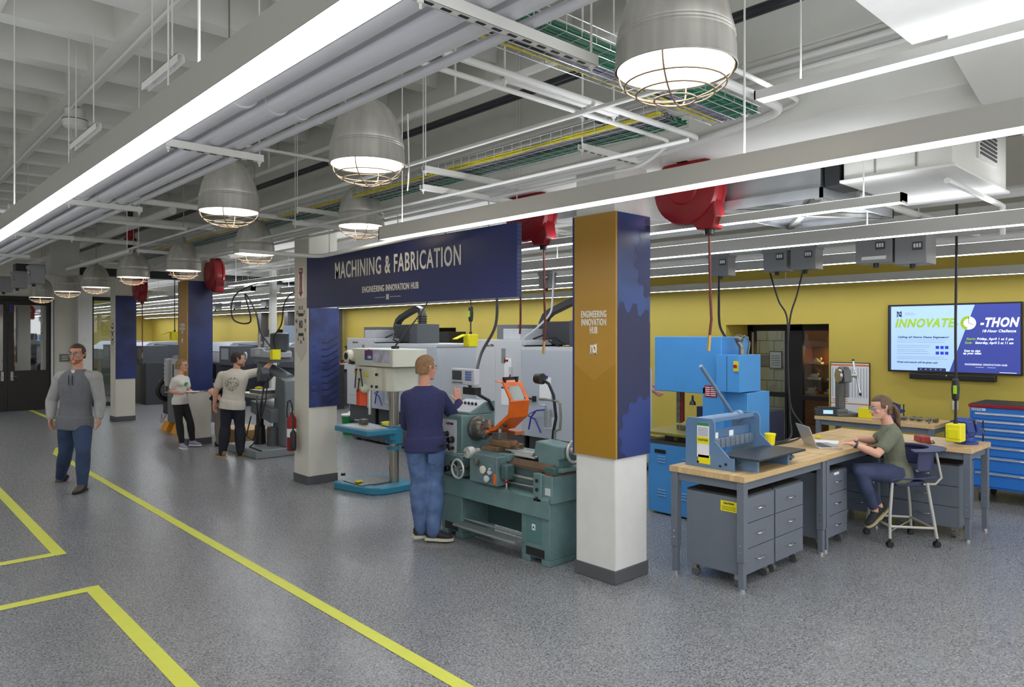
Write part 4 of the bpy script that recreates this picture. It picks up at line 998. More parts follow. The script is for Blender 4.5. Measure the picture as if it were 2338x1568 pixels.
MB().box(.5, .55, -.03, -.02, 1.58, 1.68).build('switch_plate', mat('warning yellow', '#d8c81e'), eb); MB().cyl((.525, -.05, 1.63), (.525, -.03, 1.63), .017, 12).build('red_switch', redp, eb)
rl = MB().box(.13, .27, .045, .05, 1.30, 1.42).build('red_label', redp, bs)
for k in range(5): MB().box(.14, .19, .042, .045, 1.315 + k * .02, 1.323 + k * .02).box(.20, .26, .042, .045, 1.315 + k * .02, 1.323 + k * .02).build('print_line', paper, rl)
MB().box(-.6, .1, -.08, .62, .87, .9).build('work_table', mat('olive steel table', '#8a8440', .4, .5), bs, bev=.004)
MB().box(-.4, -.05, .1, .45, .8, .87).box(-.55, .1, .0, .5, .76, .8).build('table_trunnion', mat('dark casting', '#4a4a48', .5), bs)
MB().box(-.32, -.27, .2, .26, .98, 1.33).build('blade_guard', oily, bs); MB().box(-.26, -.24, .2, .24, 1.0, 1.33).build('red_guard_strip', redp, bs)
MB().box(-.295, -.29, .22, .235, .8, .98).build('blade', chrome, bs)
MB().lathe([(.035, 0), (.03, .03), (.012, .05), (.01, .1)], (-.05, .1, 1.2)).build('hanging_knob', black, bs)
MB().tube([(.46, .2, 1.74), (.46, .2, 1.82), (.42, .2, 1.88)], .03, 10).tube([(.5, .25, 1.74), (.52, .25, 1.86), (.47, .25, 1.93), (.42, .25, 1.9)], .012, 8).ball((.43, .2, 1.9), .045).build('cable_inlet', oily, bs)
tag(MB().box(6.7, 7.1, 4.32, 4.55, .901, .95).build('saw_fence', oily), 'dark fence block on the band saw table', 'fence')
sv = thing('drill_vise', 'grey machine vise on the band saw base behind the blue press', 'vise', (6.6, 3.98, .765), Q)
MB().box(-.12, .1, -.05, .06, 0, .03).box(-.12, -.08, -.05, .06, .03, .08).box(.02, .06, -.05, .06, .03, .08).build('body', oily, sv); MB().cyl((.06, 0, .05), (.2, 0, .05), .008).build('screw', steel, sv)
tag(MB().lathe([(.022, 0), (.024, .005), (.024, .1), (.02, .11)], (6.55, 4.45, .762)).build('spray_can', mat('can yellow', '#8f8a2c', .4)), 'small yellow can on the band saw base', 'can')
# far welder bench seen under the saw
wd = thing('bench_machine', 'dark bench machine with a white plate seen under the band saw head', 'machine', (9.2, 5.4, .0), Q)
MB().box(-.5, .6, 0, .5, .0, .88).build('cabinet', mat('dark blue cabinet', '#2b3350', .5), wd); MB().box(-.35, .25, .0, .4, .88, 1.1).build('body', dgrey, wd, bev=.01); MB().tube([(.0, -.05, 1.15), (-.1, -.08, 1.1), (-.1, -.08, 1.0), (.1, -.08, .95)], .035, 10).build('dust_hose', black, wd)
np_ = MB().box(.08, .5, -.06, -.04, .92, 1.05).build('name_plate', paper, wd); text('WI', 'lettering', blackl, np_, (.3, -.062, .98), h=.07, w=.2, bold=.003)

# ---- turret mill at the left of the fire extinguisher
ml = thing('turret_mill', 'grey upright milling machine the man in a white T-shirt reaches toward', 'milling machine', (5.15, 11.45, 0), Q)
mg = mat('machine grey', '#6d7378', .5, noise=.05); mg2 = mat('light machine grey', '#a4a9b2', .4)
MB().prism([(-.55, -.5), (.62, -.5), (.62, .6), (-.35, .6), (-.55, .2)], 'z', 0, .13).build('base', mat('base grey', '#7c8284', .5), ml, bev=.015)
MB().prism([(.05, .13), (.6, .13), (.55, 1.2), (.2, 1.25)], 'y', .0, .5).build('column_casting', mg, ml, bev=.02)
MB().prism([(-.5, .62), (.3, .5), (.3, .72), (-.5, .82)], 'y', -.12, .25).build('knee', mg, ml, bev=.01)
MB().lathe([(.1, 0), (.08, .3), (.06, .32), (.06, .5)], (-.12, -.12, .13)).build('lift_screw_boot', black, ml)
MB().lathe([(.1, 0), (.09, .25), (.09, .3)], (.22, -.05, .13)).build('coolant_can', dgrey, ml)
MB().box(-.55, .25, -.3, .2, .9, .97).box(-.62, -.5, -.34, -.2, .88, .95).build('table', steel, ml, bev=.004)
MB().box(-.35, .1, -.2, .15, .97, 1.02).build('mill_vise', oily, ml)
MB().prism([(-.42, -.14), (.32, -.14), (.34, .25), (-.42, .25)], 'z', 1.48, 1.56).build('ram', mg, ml, bev=.01)
MB().prism([(-.4, 1.56), (-.4, 1.70), (-.15, 1.72), (.1, 1.72), (.14, 1.68), (.40, 1.66), (.40, 1.56)], 'y', -.17, .2).build('head_body', mg2, ml, bev=.015)
MB().box(-.18, -.03, -.176, -.17, 1.6, 1.68).build('name_plate', lgrey, ml)
MB().lathe([(.15, 0), (.15, .26), (.155, .27), (.1, .29)], (.27, .04, 1.68)).build('motor', mat('motor charcoal', '#43474c', .4), ml)
MB().box(.1, .2, -.14, -.1, 1.74, 1.9).build('motor_switch', lgrey, ml)
MB().torus((-.4, -.25, 1.58), .055, .014, 'y').build('quill_wheel', alu, ml)
MB().cyl((-.42, 0, 1.7), (-.42, 0, 1.95), .025).cyl((-.2, 0, 1.72), (-.2, 0, 1.84), .012).build('top_spindle', steel, ml)
MB().lathe([(.06, 0), (.11, .06), (.12, .3), (.1, .32)], (-.22, .0, 1.16)).build('quill_head', mg, ml)
MB().tube([(-.3, .05, 1.2), (-.1, .1, 1.35), (.3, .2, 1.2)], .09, 12).build('turret_arm', mg, ml)
MB().prism([(.44, 1.20), (.60, 1.20), (.62, 1.34), (.57, 1.42), (.47, 1.42), (.42, 1.34)], 'y', -.42, -.28).build('control_pendant', mat('charcoal cover', '#3d4046'), ml, bev=.02)
for p in ([(.5, -.3, 1.2), (.48, -.4, .7), (.55, -.4, .6), (.62, -.35, .9), (.6, -.3, 1.3)], [(.3, -.35, .95), (.45, -.42, .9), (.5, -.42, .6), (.45, -.4, .5)], [(-.05, -.3, .6), (.0, -.4, .3), (.25, -.4, .25), (.4, -.35, .5), (.42, -.3, 1.1)], [(.1, -.25, .5), (.12, -.3, .2), (.25, -.45, .15), (.7, -.45, .14)]):
    MB().tube(p, .011, 6).build('cable', black, ml)
yl = tag(MB().box(-.07, .07, -.05, .05, -.08, .08).build('yellow_pendant_box', yelp, bev=.006), 'yellow box above the hand of the man at the upright mill', 'box'); yl.location = (5.0, 10.92, 1.62)
tag(MB().box(5.2, 5.75, 11.1, 12.9, 0, .001).build('floor_shadow_sheet', dgrey), 'thin dark sheet painted as shade under the mill', 'mat') if False else None  # dark sheet standing in for shade below the mill; switched off
tag(MB().box(5.0, 5.55, 12.35, 13.25, .002, .26).build('wooden_crate', mat('plywood tan', '#c29a5e', .6, noise=.08), bev=.005), 'low plywood box on the floor behind the man in the white T-shirt', 'box')
tag(MB().ball((0, 0, 0), .05, 8, (1.4, .8, .5)).build('yellow_brush', rag), 'yellow rag on the table of the upright mill', 'brush').location = (4.98, 11.5, 1.06)

# ---- small turning machine with yellow feet
tm = thing('turning_machine', 'grey tool room machine on bright yellow floor wedges', 'lathe', (4.75, 15.0, 0), Q)
MB().box(-.35, .42, 0, .7, .18, .95).build('cabinet', mat('cabinet grey', '#6b6f70', .5), tm, bev=.01)
MB().prism([(-.25, .95), (.42, .95), (.42, 1.52), (-.1, 1.52), (-.25, 1.3)], 'y', .02, .6).build('head_enclosure', mg2, tm, bev=.015)
MB().box(-.1, .3, .0, .02, 1.0, 1.45).build('door_panel', lgrey, tm, bev=.01)
MB().box(-.02, .03, -.01, .0, 1.05, 1.35).build('viewing_slot', black, tm)
MB().box(-.42, -.22, -.04, .3, .9, 1.45).build('side_panel', mat('pale grey panel', '#b9bcc0', .4), tm, bev=.01)
for k in range(5): MB().box(-.40, -.36, -.05, -.04, 1.0 + k * .08, 1.04 + k * .08).build('button', white, tm)
MB().lathe([(.05, 0), (.05, .1), (.03, .12)], (.3, .3, 1.52)).cyl((.3, .3, 1.6), (.3, .3, 1.75), .02).build('signal_post', lgrey, tm)
MB().torus((-.62, .1, .8), .2, .05, 'x', 24).build('handwheel', black, tm)
MB().box(-.8, -.4, .05, .5, .3, .75).build('drive_housing', blackm, tm, bev=.02); MB().tube([(-.75, .0, .3), (-.6, -.05, .15), (-.45, 0, .3)], .02, 8).build('drive_hose', lgrey, tm)
MB().box(-1.05, -.4, .05, .5, .93, .97).box(-.6, -.4, -.02, .2, .8, .88).build('chip_shelf', steel, tm, bev=.004)
for x in (-.42, .2): MB().prism([(-.08, 0), (.35, 0), (.35, .18), (.0, .18)], 'x', x - .12, x + .2).build('yellow_wedge', mat('wedge yellow', '#e0981a', .5), tm, bev=.004)

# ---- dark turning centres in the distance
def cnc(label, loc, L):
    t = thing('turning_centre', label, 'lathe', loc, Q, 'dark turning centres in the distance')
    dk = mat('dark slate enclosure', '#4a4e56', .35); lk = mat('pale cover', '#9aa1ab', .4)
    MB().box(-L / 2, L / 2, 0, 1.3, .0, 1.15).build('lower_body', mat('charcoal body', '#34373c', .4), t, bev=.01)
    MB().prism([(0, 1.15), (1.3, 1.15), (1.3, 1.62), (.5, 1.66), (.12, 1.45)], 'x', -L / 2, L / 2 - .9).build('sloped_cover', dk, t, bev=.01)
    MB().prism([(.1, 1.45), (1.3, 1.66), (1.3, 1.72), (.45, 1.7)], 'x', -L / 2, L / 2 - 1.2).build('top_cover', lk, t)
    MB().box(L / 2 - .9, L / 2 - .1, -.06, .6, 1.1, 1.62).build('control_station', dk, t, bev=.01); MB().box(L / 2 - .75, L / 2 - .25, -.07, -.06, 1.25, 1.55).build('screen', mgrey, t)
    MB().box(-L / 2 + .4, L / 2 - 1.3, -.01, 0, .7, 1.1).build('door_window', mat('dark glass', '#101318'), t)
    return t
cnc('dark turning centre seen right behind the farthest column', (6.0, 22.5, 0), 2.6)
cnc('dark turning centre seen through the glazed partition', (6.0, 26.2, 0), 3.4)
cnc('dark turning centre behind the woman with the clipboard', (7.6, 20.6, 0), 3.0)
cnc('dark bench machine behind the reaching man', (8.2, 17.6, 0), 1.9)
tag(MB().box(9.8, 10.5, 19.8, 20.9, 0, 2.2).build('tall_cabinet', mat('light blue cabinet', '#8fa2b8', .4), bev=.01), 'pale blue tall cabinet against the distant yellow wall', 'cabinet')
tag(MB().cyl((7.6, 15.2, 1.9), (7.6, 15.2, 3.6), .13, 20).build('flexible_duct', galv), 'silver vertical exhaust duct above the upright mill', 'duct')
tag(MB().box(6.6, 6.72, 14.6, 14.72, 0, 3.6).build('support_post', white, bev=.004), 'slim white post behind the upright mill', 'post')
for k, (x, y) in enumerate(((10.3, 18.6), (10.3, 23.6), (9.9, 27.6), (10.3, 21.6))):
    tag(MB().box(x, x + .25, y, y + .25, 0, 2.99).build('support_post', mat('dark post', '#55545a', .5), bev=.004), ['dark post nearest the upright mill', 'dark post between the two far niches', 'dark post left of the navy and gold column', 'dark post behind the reaching man'][k] + ' against the yellow wall', 'post')
for k, (x, y, c) in enumerate(((9.9, 16.9, '#c9ccd1'), (9.9, 18.3, '#b04030'), (9.8, 24.9, '#d0d4d8'))):
    q = thing('parts_shelf', ['white', 'low', 'far'][k] + ' parts shelf with coloured bins along the distant yellow wall', 'shelf', (x, y, 0), Q)
    MB().box(-.5, .5, 0, .4, .0, 1.0).build('shelf_body', mgrey, q)
    for j in range(5): MB().box(-.48 + j * .2, -.31 + j * .2, -.1, .3, 1.0, 1.15).build('bin', mat('bin %s' % c, c), q)

# green buckets
gb = thing('green_bucket', 'front green bucket with a white lid behind the drill press', 'bucket', (7.15, 12.35, 0))
MB().lathe([(.12, 0), (.145, .34), (.15, .35), (.15, .37)], n=24).build('pail', mat('bucket green', '#1e8a4c', .4), gb); MB().lathe([(.155, .365), (.155, .39), (.14, .4), (.0, .4)], n=24).build('lid', white, gb)
dup(gb, (7.45, 12.62, 0), 'rear green bucket half hidden beside the lidded one')
bt = thing('side_table', 'small wooden topped table at the right edge of the fire sign column', 'table', (8.2, 13.9, 0), Q)
MB().box(-.3, .3, 0, .6, .82, .86).build('top', mat('butcher block', '#caa672'), bt); 
for x in (-.27, .27):
    for y in (.03, .55): MB().box(x - .02, x + .02, y - .02, y + .02, 0, .82).build('leg', bgrey, bt)
# fire extinguisher on the second column
fe = thing('fire_extinguisher', 'red fire extinguisher hung on the left side of the white column', 'fire extinguisher', (4.28, 8.86, .42), Q)
MB().lathe([(.0, 0), (.055, .0), (.06, .012), (.06, .40), (.05, .44), (.02, .47), (.018, .5)], n=24).build('cylinder', redp, fe)
MB().lathe([(.0605, .18), (.0605, .29)], n=24, cap=False).build('label_band', paper, fe)
MB().box(-.025, .03, -.015, .015, .5, .53).box(-.07, .03, -.01, .01, .54, .55).build('valve', chrome, fe)
MB().tube([(.03, 0, .52), (.05, -.02, .6), (0, -.02, .66), (-.07, -.02, .64), (-.1, -.02, .5), (-.085, -.02, .42)], .01, 8).build('hose', black, fe)
MB().lathe([(.022, 0), (.04, .02), (.04, .22), (.02, .25)], (.085, -.02, .02)).tube([(.085, -.02, .27), (.07, -.02, .45), (.03, -.01, .52)], .011, 8).build('horn', black, fe)
tag(MB().cyl((0, 0, 0), (0, 0, .03), .03, 12).build('rubber_doorstop', black), 'small black rubber stopper at the foot of the white column', 'doorstop').location = (4.86, 8.55, .06)
# ================================================================ benches, cabinets, small things on the right
wood_m = mat('butcher block maple', '#d6b684', .4, noise=.10, scale=5, stretch=(1.2, 9, 9))
nt, b_ = nodes_of(wood_m)
oi = nt.nodes.new('ShaderNodeObjectInfo'); mr = nt.nodes.new('ShaderNodeMapRange'); mr.inputs['To Min'].default_value = .84; mr.inputs['To Max'].default_value = 1.1
mu = nt.nodes.new('ShaderNodeMix'); mu.data_type = 'RGBA'; mu.blend_type = 'MULTIPLY'; mu.inputs[0].default_value = 1
src = b_.inputs['Base Color'].links[0].from_socket
nt.links.new(oi.outputs['Random'], mr.inputs[0]); nt.links.new(src, mu.inputs[6]); nt.links.new(mr.outputs[0], mu.inputs[7]); nt.links.new(mu.outputs[2], b_.inputs['Base Color'])
def bench(label, x0, x1, y0, y1, zt, along='x', legs=None, name='workbench'):
    t = thing(name, label, 'workbench', (x0, y0, 0)); W_, D_ = x1 - x0, y1 - y0
    span = D_ if along == 'x' else W_; n = max(4, round(span / .043)); s = span / n; me = None
    for k in range(n):
        if me is None:
            o = (MB().box(0, W_, .0004, s - .0004, zt - .045, zt) if along == 'x' else MB().box(.0004, s - .0004, 0, D_, zt - .045, zt)).build('stave', wood_m, t, smooth=False); me = o.data
        else:
            o = bpy.data.objects.new('stave', me); COL.objects.link(o); o.parent = t
        o.location = (0, k * s, 0) if along == 'x' else (k * s, 0, 0)
    f = MB(); i = .03; z0, z1 = zt - .115, zt - .045
    f.box(i, W_ - i, i, i + .04, z0, z1).box(i, W_ - i, D_ - i - .04, D_ - i, z0, z1).box(i, i + .04, i, D_ - i, z0, z1).box(W_ - i - .04, W_ - i, i, D_ - i, z0, z1)
    f.build('frame', bgrey, t, bev=.003)
    for lx in (.01, W_ - .07):
        for ly in (.01, D_ - .07):
            if legs and (lx > .1, ly > .1) not in legs: continue
            l = MB().box(lx, lx + .06, ly, ly + .06, .22, zt - .046).box(lx + .007, lx + .053, ly + .007, ly + .053, .02, .22).build('leg', bgrey, t, bev=.003)
            MB().cyl((lx + .03, ly + .03, 0), (lx + .03, ly + .03, .02), .022, 12).build('levelling_foot', chrome, l)
            for z in (.3, .35): MB().cyl((lx - .002, ly + .03, z), (lx, ly + .03, z), .006, 8).build('bolt_hole', chrome, l)
    return t
ZT = .875
bench('butcher block workbench carrying the blue finger brake', 4.93, 6.37, 2.75, 3.42, ZT)
bench('butcher block workbench where the seated woman works on her laptop', 6.39, 7.66, 2.76, 3.43, ZT)
bench('butcher block workbench at the right carrying the blue vise and red meter', 7.68, 8.33, 1.98, 3.44, ZT, 'y')
bench('butcher block bench against the yellow wall carrying the arbor press', 9.55, 10.25, 2.85, 4.30, .85, 'y')

topb = mat('dark cabinet top', '#2c2d30', .6)
def cabinet(label, loc, rz, w=.49, d=.5, h=.59, caution=False, card=False):
    t = thing('drawer_cabinet', label, 'cabinet', loc, rz)
    MB().box(0, w, .018, d, .1, .1 + h).build('body', bgrey, t, bev=.003)
    MB().box(.004, w - .004, .02, d - .004, .1 + h, .1 + h + .015).build('top_mat', topb, t)
    dh = h / 3
    for k in range(3):
        z = .1 + k * dh
        dr_ = MB().box(.003, w - .003, 0, .018, z + .003, z + dh - .003).build('drawer', bgrey, t, bev=.002)
        zc = z + dh * .56
        MB().tube([(w / 2 - .055, 0, zc), (w / 2 - .055, -.022, zc - .004), (w / 2 - .045, -.028, zc - .006), (w / 2 + .045, -.028, zc - .006), (w / 2 + .055, -.022, zc - .004), (w / 2 + .055, 0, zc)], .0045, 8).build('handle', chrome, dr_)
        if card and k == 2: MB().box(w / 2 - .05, w / 2 + .05, -.006, 0, zc + .055, zc + .075).build('label_card', paper, dr_)
    for x in (.05, w - .05):
        for y in (.06, d - .06):
            c = MB().cyl((x - .018, y, .035), (x + .018, y, .035), .035, 18).build('caster', mat('grey caster', '#5a5b5d', .5), t, bev=.004)
            MB().box(x - .022, x + .022, y - .015, y + .03, .055, .1).build('caster_fork', steel, c)
    if caution:
        q = MB().box(-.003, 0, .05, .19, .575, .655).build('caution_sticker', yelp, t)
        text('CAUTION', 'lettering', blackl, q, (-.004, .12, .637), w=.09, h=.015, rz=-PI / 2, bold=.0006)
        for k in range(3): MB().box(-.0045, -.003, .06, .18, .587 + k * .012, .590 + k * .012).build('print_line', blackl, q)
    return t
cabinet('wheeled grey drawer cabinet nearest the camera with a yellow caution sticker', (5.0, 2.80, 0), 0, caution=True)
cabinet('wheeled grey drawer cabinet right beside the one with the caution sticker', (5.51, 2.80, 0), 0)
cabinet('wheeled grey drawer cabinet with a white card holder under the laptop bench', (6.42, 2.80, 0), 0, card=True)
cabinet('wheeled grey drawer cabinet under the right end of the vise bench', (7.73, 2.70, 0), -PI / 2, w=.60)
cabinet('wheeled grey drawer cabinet in shadow behind the seated woman\'s legs', (7.73, 3.32, 0), -PI / 2, w=.60)
MB_ = MB().box(6.1, 6.2, 3.28, 3.285, .62, .7).build('yellow_tag', yelp); tag(MB_, 'yellow caution tag hanging under the laptop bench', 'tag')

# finger brake
fb = thing('finger_brake', 'blue bench top finger brake with a long lever on the near workbench', 'sheet metal brake', (5.06, 2.93, ZT), 0)
bb_ = mat('brake blue', '#6484a6', .4, noise=.04); 
# side plates, in local x = right (world X), y = depth
prof = [(-.02, 0), (.42, 0), (.42, .36), (.40, .395), (.17, .395), (.15, .36), (.15, .22), (.02, .10), (-.02, .10)]
# plate profile lies in the y-z plane (front at low y)
for x0 in (.0, .72):
    MB().prism(prof, 'x', x0, x0 + .014).build('side_plate', bb_, fb, bev=.002)
MB().cyl((.014, .34, .36), (.72, .34, .36), .033, 20).cyl((.66, .34, .36), (.72, .34, .36), .045, 20).build('top_roller', mat('roller blue', '#7d9ab8', .3), fb)
MB().box(.014, .72, .2, .215, .36, .39).cyl((.014, .23, .375), (.72, .23, .375), .012, 12).build('cross_bar', bb_, fb)
MB().box(.014, .72, .24, .252, .15, .29).build('apron_plate', mat('brake blue dark', '#4f7196', .4), fb)
for k in range(9): MB().box(.03 + k * .077, .095 + k * .077, .20, .24, .14, .22).build('finger', mat('finger steel', '#7d8ea0', .4, .5), fb, bev=.003)
MB().box(.014, .72, .10, .24, .075, .1).box(.014, .72, .12, .14, .0, .075).build('bed_bar', steel, fb)
MB().box(-.03 + .05, .80, -.22, .12, .10, .116).build('bed_plate', mat('black slate plate', '#3e4248', .3, .4), fb, bev=.003)
for x in (.1, .6): MB().box(x, x + .03, -.16, .12, .0, .1).build('bed_support', bb_, fb)
MB().cyl((.05, -.02, .045), (.72, -.02, .045), .012, 12).cyl((.05, .02, .07), (.72, .02, .07), .012, 12).build('guide_rod', steel, fb)
MB().cyl((.60, .34, .38), (.13, .36, .81), .016, 14).build('lever_handle', mat('lever grey blue', '#7f95ab', .35, .4), fb)
pl = MB().box(-.003, 0, .20, .31, .08, .36).build('instruction_label', paper, fb)
MB().box(-.005, -.003, .2, .31, .335, .36).build('label_strip', mat('green strip', '#3d8a5c', .5), pl)
MB().box(-.005, -.003, .2, .31, .19, .245).build('caution_strip', yelp, pl); text('CAUTION', 'lettering', blackl, pl, (-.0055, .255, .22), w=.09, h=.018, rz=-PI / 2)
for k in range(6): MB().box(-.0045, -.003, .21, .30, .255 + k * .012, .259 + k * .012).build('print_line', mgrey, pl)
MB().box(-.003, 0, .19, .30, .0 + .03, .1).build('yellow_label', yelp, fb)
for x in (.13, .37): MB().box(x, x + .065, .236, .24, .2, .265).build('small_label', paper, fb)
for y, z in ((.05, .05), (.3, .04), (.1, .03)): MB().cyl((-.008, y, z), (0, y, z), .01, 8).build('bolt', blackm, fb)

cv = thing('drill_vise', 'blue grey drill press vise on the bench right of the finger brake', 'vise', (5.95, 2.92, ZT), .3)
MB().box(-.08, .08, -.05, .05, 0, .02).box(-.08, -.05, -.04, .04, .02, .055).box(.02, .05, -.04, .04, .02, .055).build('body', mat('vise blue grey', '#4d6272', .4, .4), cv, bev=.002)
MB().cyl((.05, 0, .035), (.19, 0, .035), .008, 10).cyl((.19, -.0, .035), (.24, 0, .035), .005).ball((.2, 0, .035), .012, 8).build('screw', blackm, cv)

# hanging cords
def cord(label, pts, r=.011, box=None, m=black, cat='cord', plug=None):
    P = [Vector(p) for p in pts]; out = []
    for i in range(len(P) - 1):   # catmull-rom
        p0, p1, p2, p3 = P[max(i - 1, 0)], P[i], P[i + 1], P[min(i + 2, len(P) - 1)]
        for j in range(6):
            t = j / 6; out.append(.5 * ((2 * p1) + (p2 - p0) * t + (2 * p0 - 5 * p1 + 4 * p2 - p3) * t * t + (-p0 + 3 * p1 - 3 * p2 + p3) * t ** 3))
    out.append(P[-1])
    t = thing('power_cable', label, cat, tuple(P[0]))
    MB().tube([q - P[0] for q in out], r, 8).build('cable', m, t)
    if plug:
        q = Vector(plug) - P[0]; MB().lathe([(.012, -.11), (.03, -.09), (.036, 0), (.03, .09), (.012, .11)], q, n=16).build('cable_grip', black, t)
        MB().box(q.x - .04, q.x - .03, q.y - .02, q.y + .01, q.z - .04, q.z + .04).build('green_window', mat('lime window', '#a6d62a', .4), t)
    if box:
        q = P[-1] - P[0]; MB().cbox((q.x, q.y, q.z - .09), (.16, .13, .17)).build('outlet_box', yelp, t, bev=.01)
        MB().box(q.x - .09, q.x - .082, q.y - .05, q.y + .04, q.z - .14, q.z - .05).build('outlet_cover', yelp, t, bev=.003)
        if box == 2: MB().cbox((q.x - .17, q.y + .03, q.z - .04), (.18, .09, .012), (0, R(-20), 0)).build('open_flap', yelp, t, bev=.003)
        MB().cyl((q.x, q.y, q.z - .01), (q.x, q.y, q.z + .03), .02, 10).build('cable_gland', black, t)
    return t
cord('black drop cord with a yellow outlet box right of the seated woman', [(7.75, 2.12, 4.4), (7.75, 2.12, 3.0), (7.75, 2.13, 2.0), (7.745, 2.125, 1.5), (7.75, 2.13, 1.10)], .012, 1, plug=(7.75, 2.13, 1.42))
cord('black cord looping from the left paired box down to the laptop bench', [(7.24, 3.74, 2.6), (7.15, 3.6, 2.3), (7.1, 3.48, 2.1), (7.1, 3.47, 1.6), (7.1, 3.44, 1.2), (7.12, 3.32, 1.0), (6.95, 3.30, .90), (6.3, 3.36, .884), (5.9, 3.38, .884)], .009)
cord('black cord joining from the right paired box', [(7.24, 3.38, 2.6), (7.15, 3.4, 2.35), (7.12, 3.46, 2.1), (7.12, 3.49, 1.6), (7.12, 3.46, 1.1), (7.0, 3.40, .90), (6.6, 3.40, .884)], .009)
cord('thick black cord feeding the blue band saw', [(7.22, 4.34, 2.6), (7.1, 4.27, 2.35), (6.9, 4.14, 2.05), (6.8, 4.0, 1.9), (6.75, 3.93, 1.82)], .014)
cord('black drop cord with an open yellow outlet box left of the nearer milling centre', [(6.2, 7.5, 4.4), (6.2, 7.5, 2.4), (6.2, 7.5, 1.95)], .009, 2, plug=(6.2, 7.5, 2.22))
cord('thick black cable curving down behind the man in navy', [(5.2, 5.9, 2.9), (5.2, 5.85, 2.45), (5.1, 5.75, 2.05), (4.9, 5.75, 1.75), (4.62, 5.52, 1.5)], .016)
cord('white flexible conduit dropping onto the nearer milling centre', [(6.62, 6.35, 2.75), (6.60, 6.35, 2.4), (6.58, 6.38, 2.2), (6.55, 6.62, 2.0), (6.55, 6.85, 1.85), (6.55, 6.87, 1.5)], .013, m=mat('flexible conduit', '#c8ccd2', .4))
cord('black cord hanging onto the drill press top', [(5.6, 7.3, 4.4), (5.6, 7.3, 3.0), (5.4, 7.35, 2.4), (5.1, 7.45, 1.95), (5.0, 7.52, 1.8)], .010)
cord('coiled black cord hanging above the upright mill', [(5.2, 11.2, 2.9), (4.7, 11.7, 2.62), (4.65, 11.75, 2.2), (4.8, 11.4, 2.15), (4.75, 11.5, 2.6), (4.8, 11.2, 2.3), (4.85, 11.15, 2.0), (4.95, 11.0, 1.75)], .013)
cord('dark cord arching beside the fire sign column', [(5.2, 10.0, 2.75), (4.95, 10.4, 2.5), (4.95, 10.6, 2.1), (4.92, 10.8, 1.9), (5.0, 10.92, 1.7)], .010)
cord('black drop cord with a yellow box between the two far columns', [(5.0, 15.7, 4.4), (5.0, 15.7, 2.3), (5.0, 15.7, 2.0)], .009, 2)
cord('second drop cord with a yellow box between the two far columns', [(5.3, 15.3, 4.4), (5.3, 15.3, 2.3), (5.3, 15.3, 1.9)], .009, 1, plug=(5.3, 15.3, 2.25))
cord('red brown hose hanging in front of the banner lower edge at the right', [(4.85, 5.1, 2.4), (4.85, 5.1, 2.1), (4.86, 5.12, 1.95)], .011, m=MC['red brown hose'])
cord('white cord hanging from the second dome pendant', [(2.62, 3.8, 3.35), (2.63, 3.8, 3.0), (2.62, 3.8, 2.86)], .005, m=white)

# laptop, meter, vises, small items
def box_local(w, d, h): return MB().box(-w / 2, w / 2, -d / 2, d / 2, 0, h)
lp = thing('laptop', 'silver open laptop in front of the seated woman', 'laptop', (6.84, 2.99, ZT), R(47))
alum = mat('laptop aluminium', '#c4c4c2', .3, .5)
box_local(.32, .22, .014).build('base', alum, lp, bev=.004)
MB().box(-.14, .14, -.02, .08, .014, .016).build('keyboard', dgrey, lp)
MB().cbox((0, .165, .105), (.32, .008, .22), (R(-22), 0, 0)).build('screen_lid', alum, lp, bev=.004)
MB().cbox((0, .160, .105), (.29, .003, .19), (R(-22), 0, 0)).build('screen', mat('laptop screen', '#9fb2c8', .2, emit=.4), lp)
tag(MB().cbox((7.1, 3.12, ZT + .004), (.22, .3, .006), (0, 0, .4)).build('papers', paper), 'white papers lying beside the laptop', 'paper')
for (x, y, lab, s, rr) in ((6.47, 3.10, 'small yellow tool on the papers behind the laptop', (.1, .03, .02), .3), (6.9, 3.2, 'yellow handled tool lying behind the typing hands', (.05, .04, .02), 0)):
    tag(MB().cbox((x + .4, y + .05, ZT + .02), s, (0, 0, rr)).build('hand_tool', yelp, bev=.004), lab, 'tool')
def chip_cup(loc, label):
    t = thing('chip_cup', label, 'cup', loc)
    MB().lathe([(.036, 0), (.048, .12), (.054, .13), (.054, .14)], n=16).build('cup', yelp, t, bev=0); MB().lathe([(.05, .135), (.05, .142), (0, .142)], n=16).build('lid', yelp, t); return t
chip_cup((6.35, 3.28, ZT), 'yellow bucket shaped box on the bench between brake and laptop')
t = thing('battery_charger', 'red and white meter with a black lead on the right workbench', 'charger', (7.86, 2.45, ZT), R(40))
MB().prism([(-.09, 0), (.09, 0), (.08, .06), (-.07, .06)], 'y', -.05, .05).build('case', redp, t, bev=.008); MB().box(-.08, -.01, -.053, -.04, .015, .055).build('white_face', paper, t)
MB().tube([(.08, -.04, .01), (.14, -.08, .006), (.1, -.12, .006), (0, -.1, .006), (-.12, -.06, .006), (-.16, 0, .006), (-.1, .02, .006)], .005, 6).build('lead', black, t)
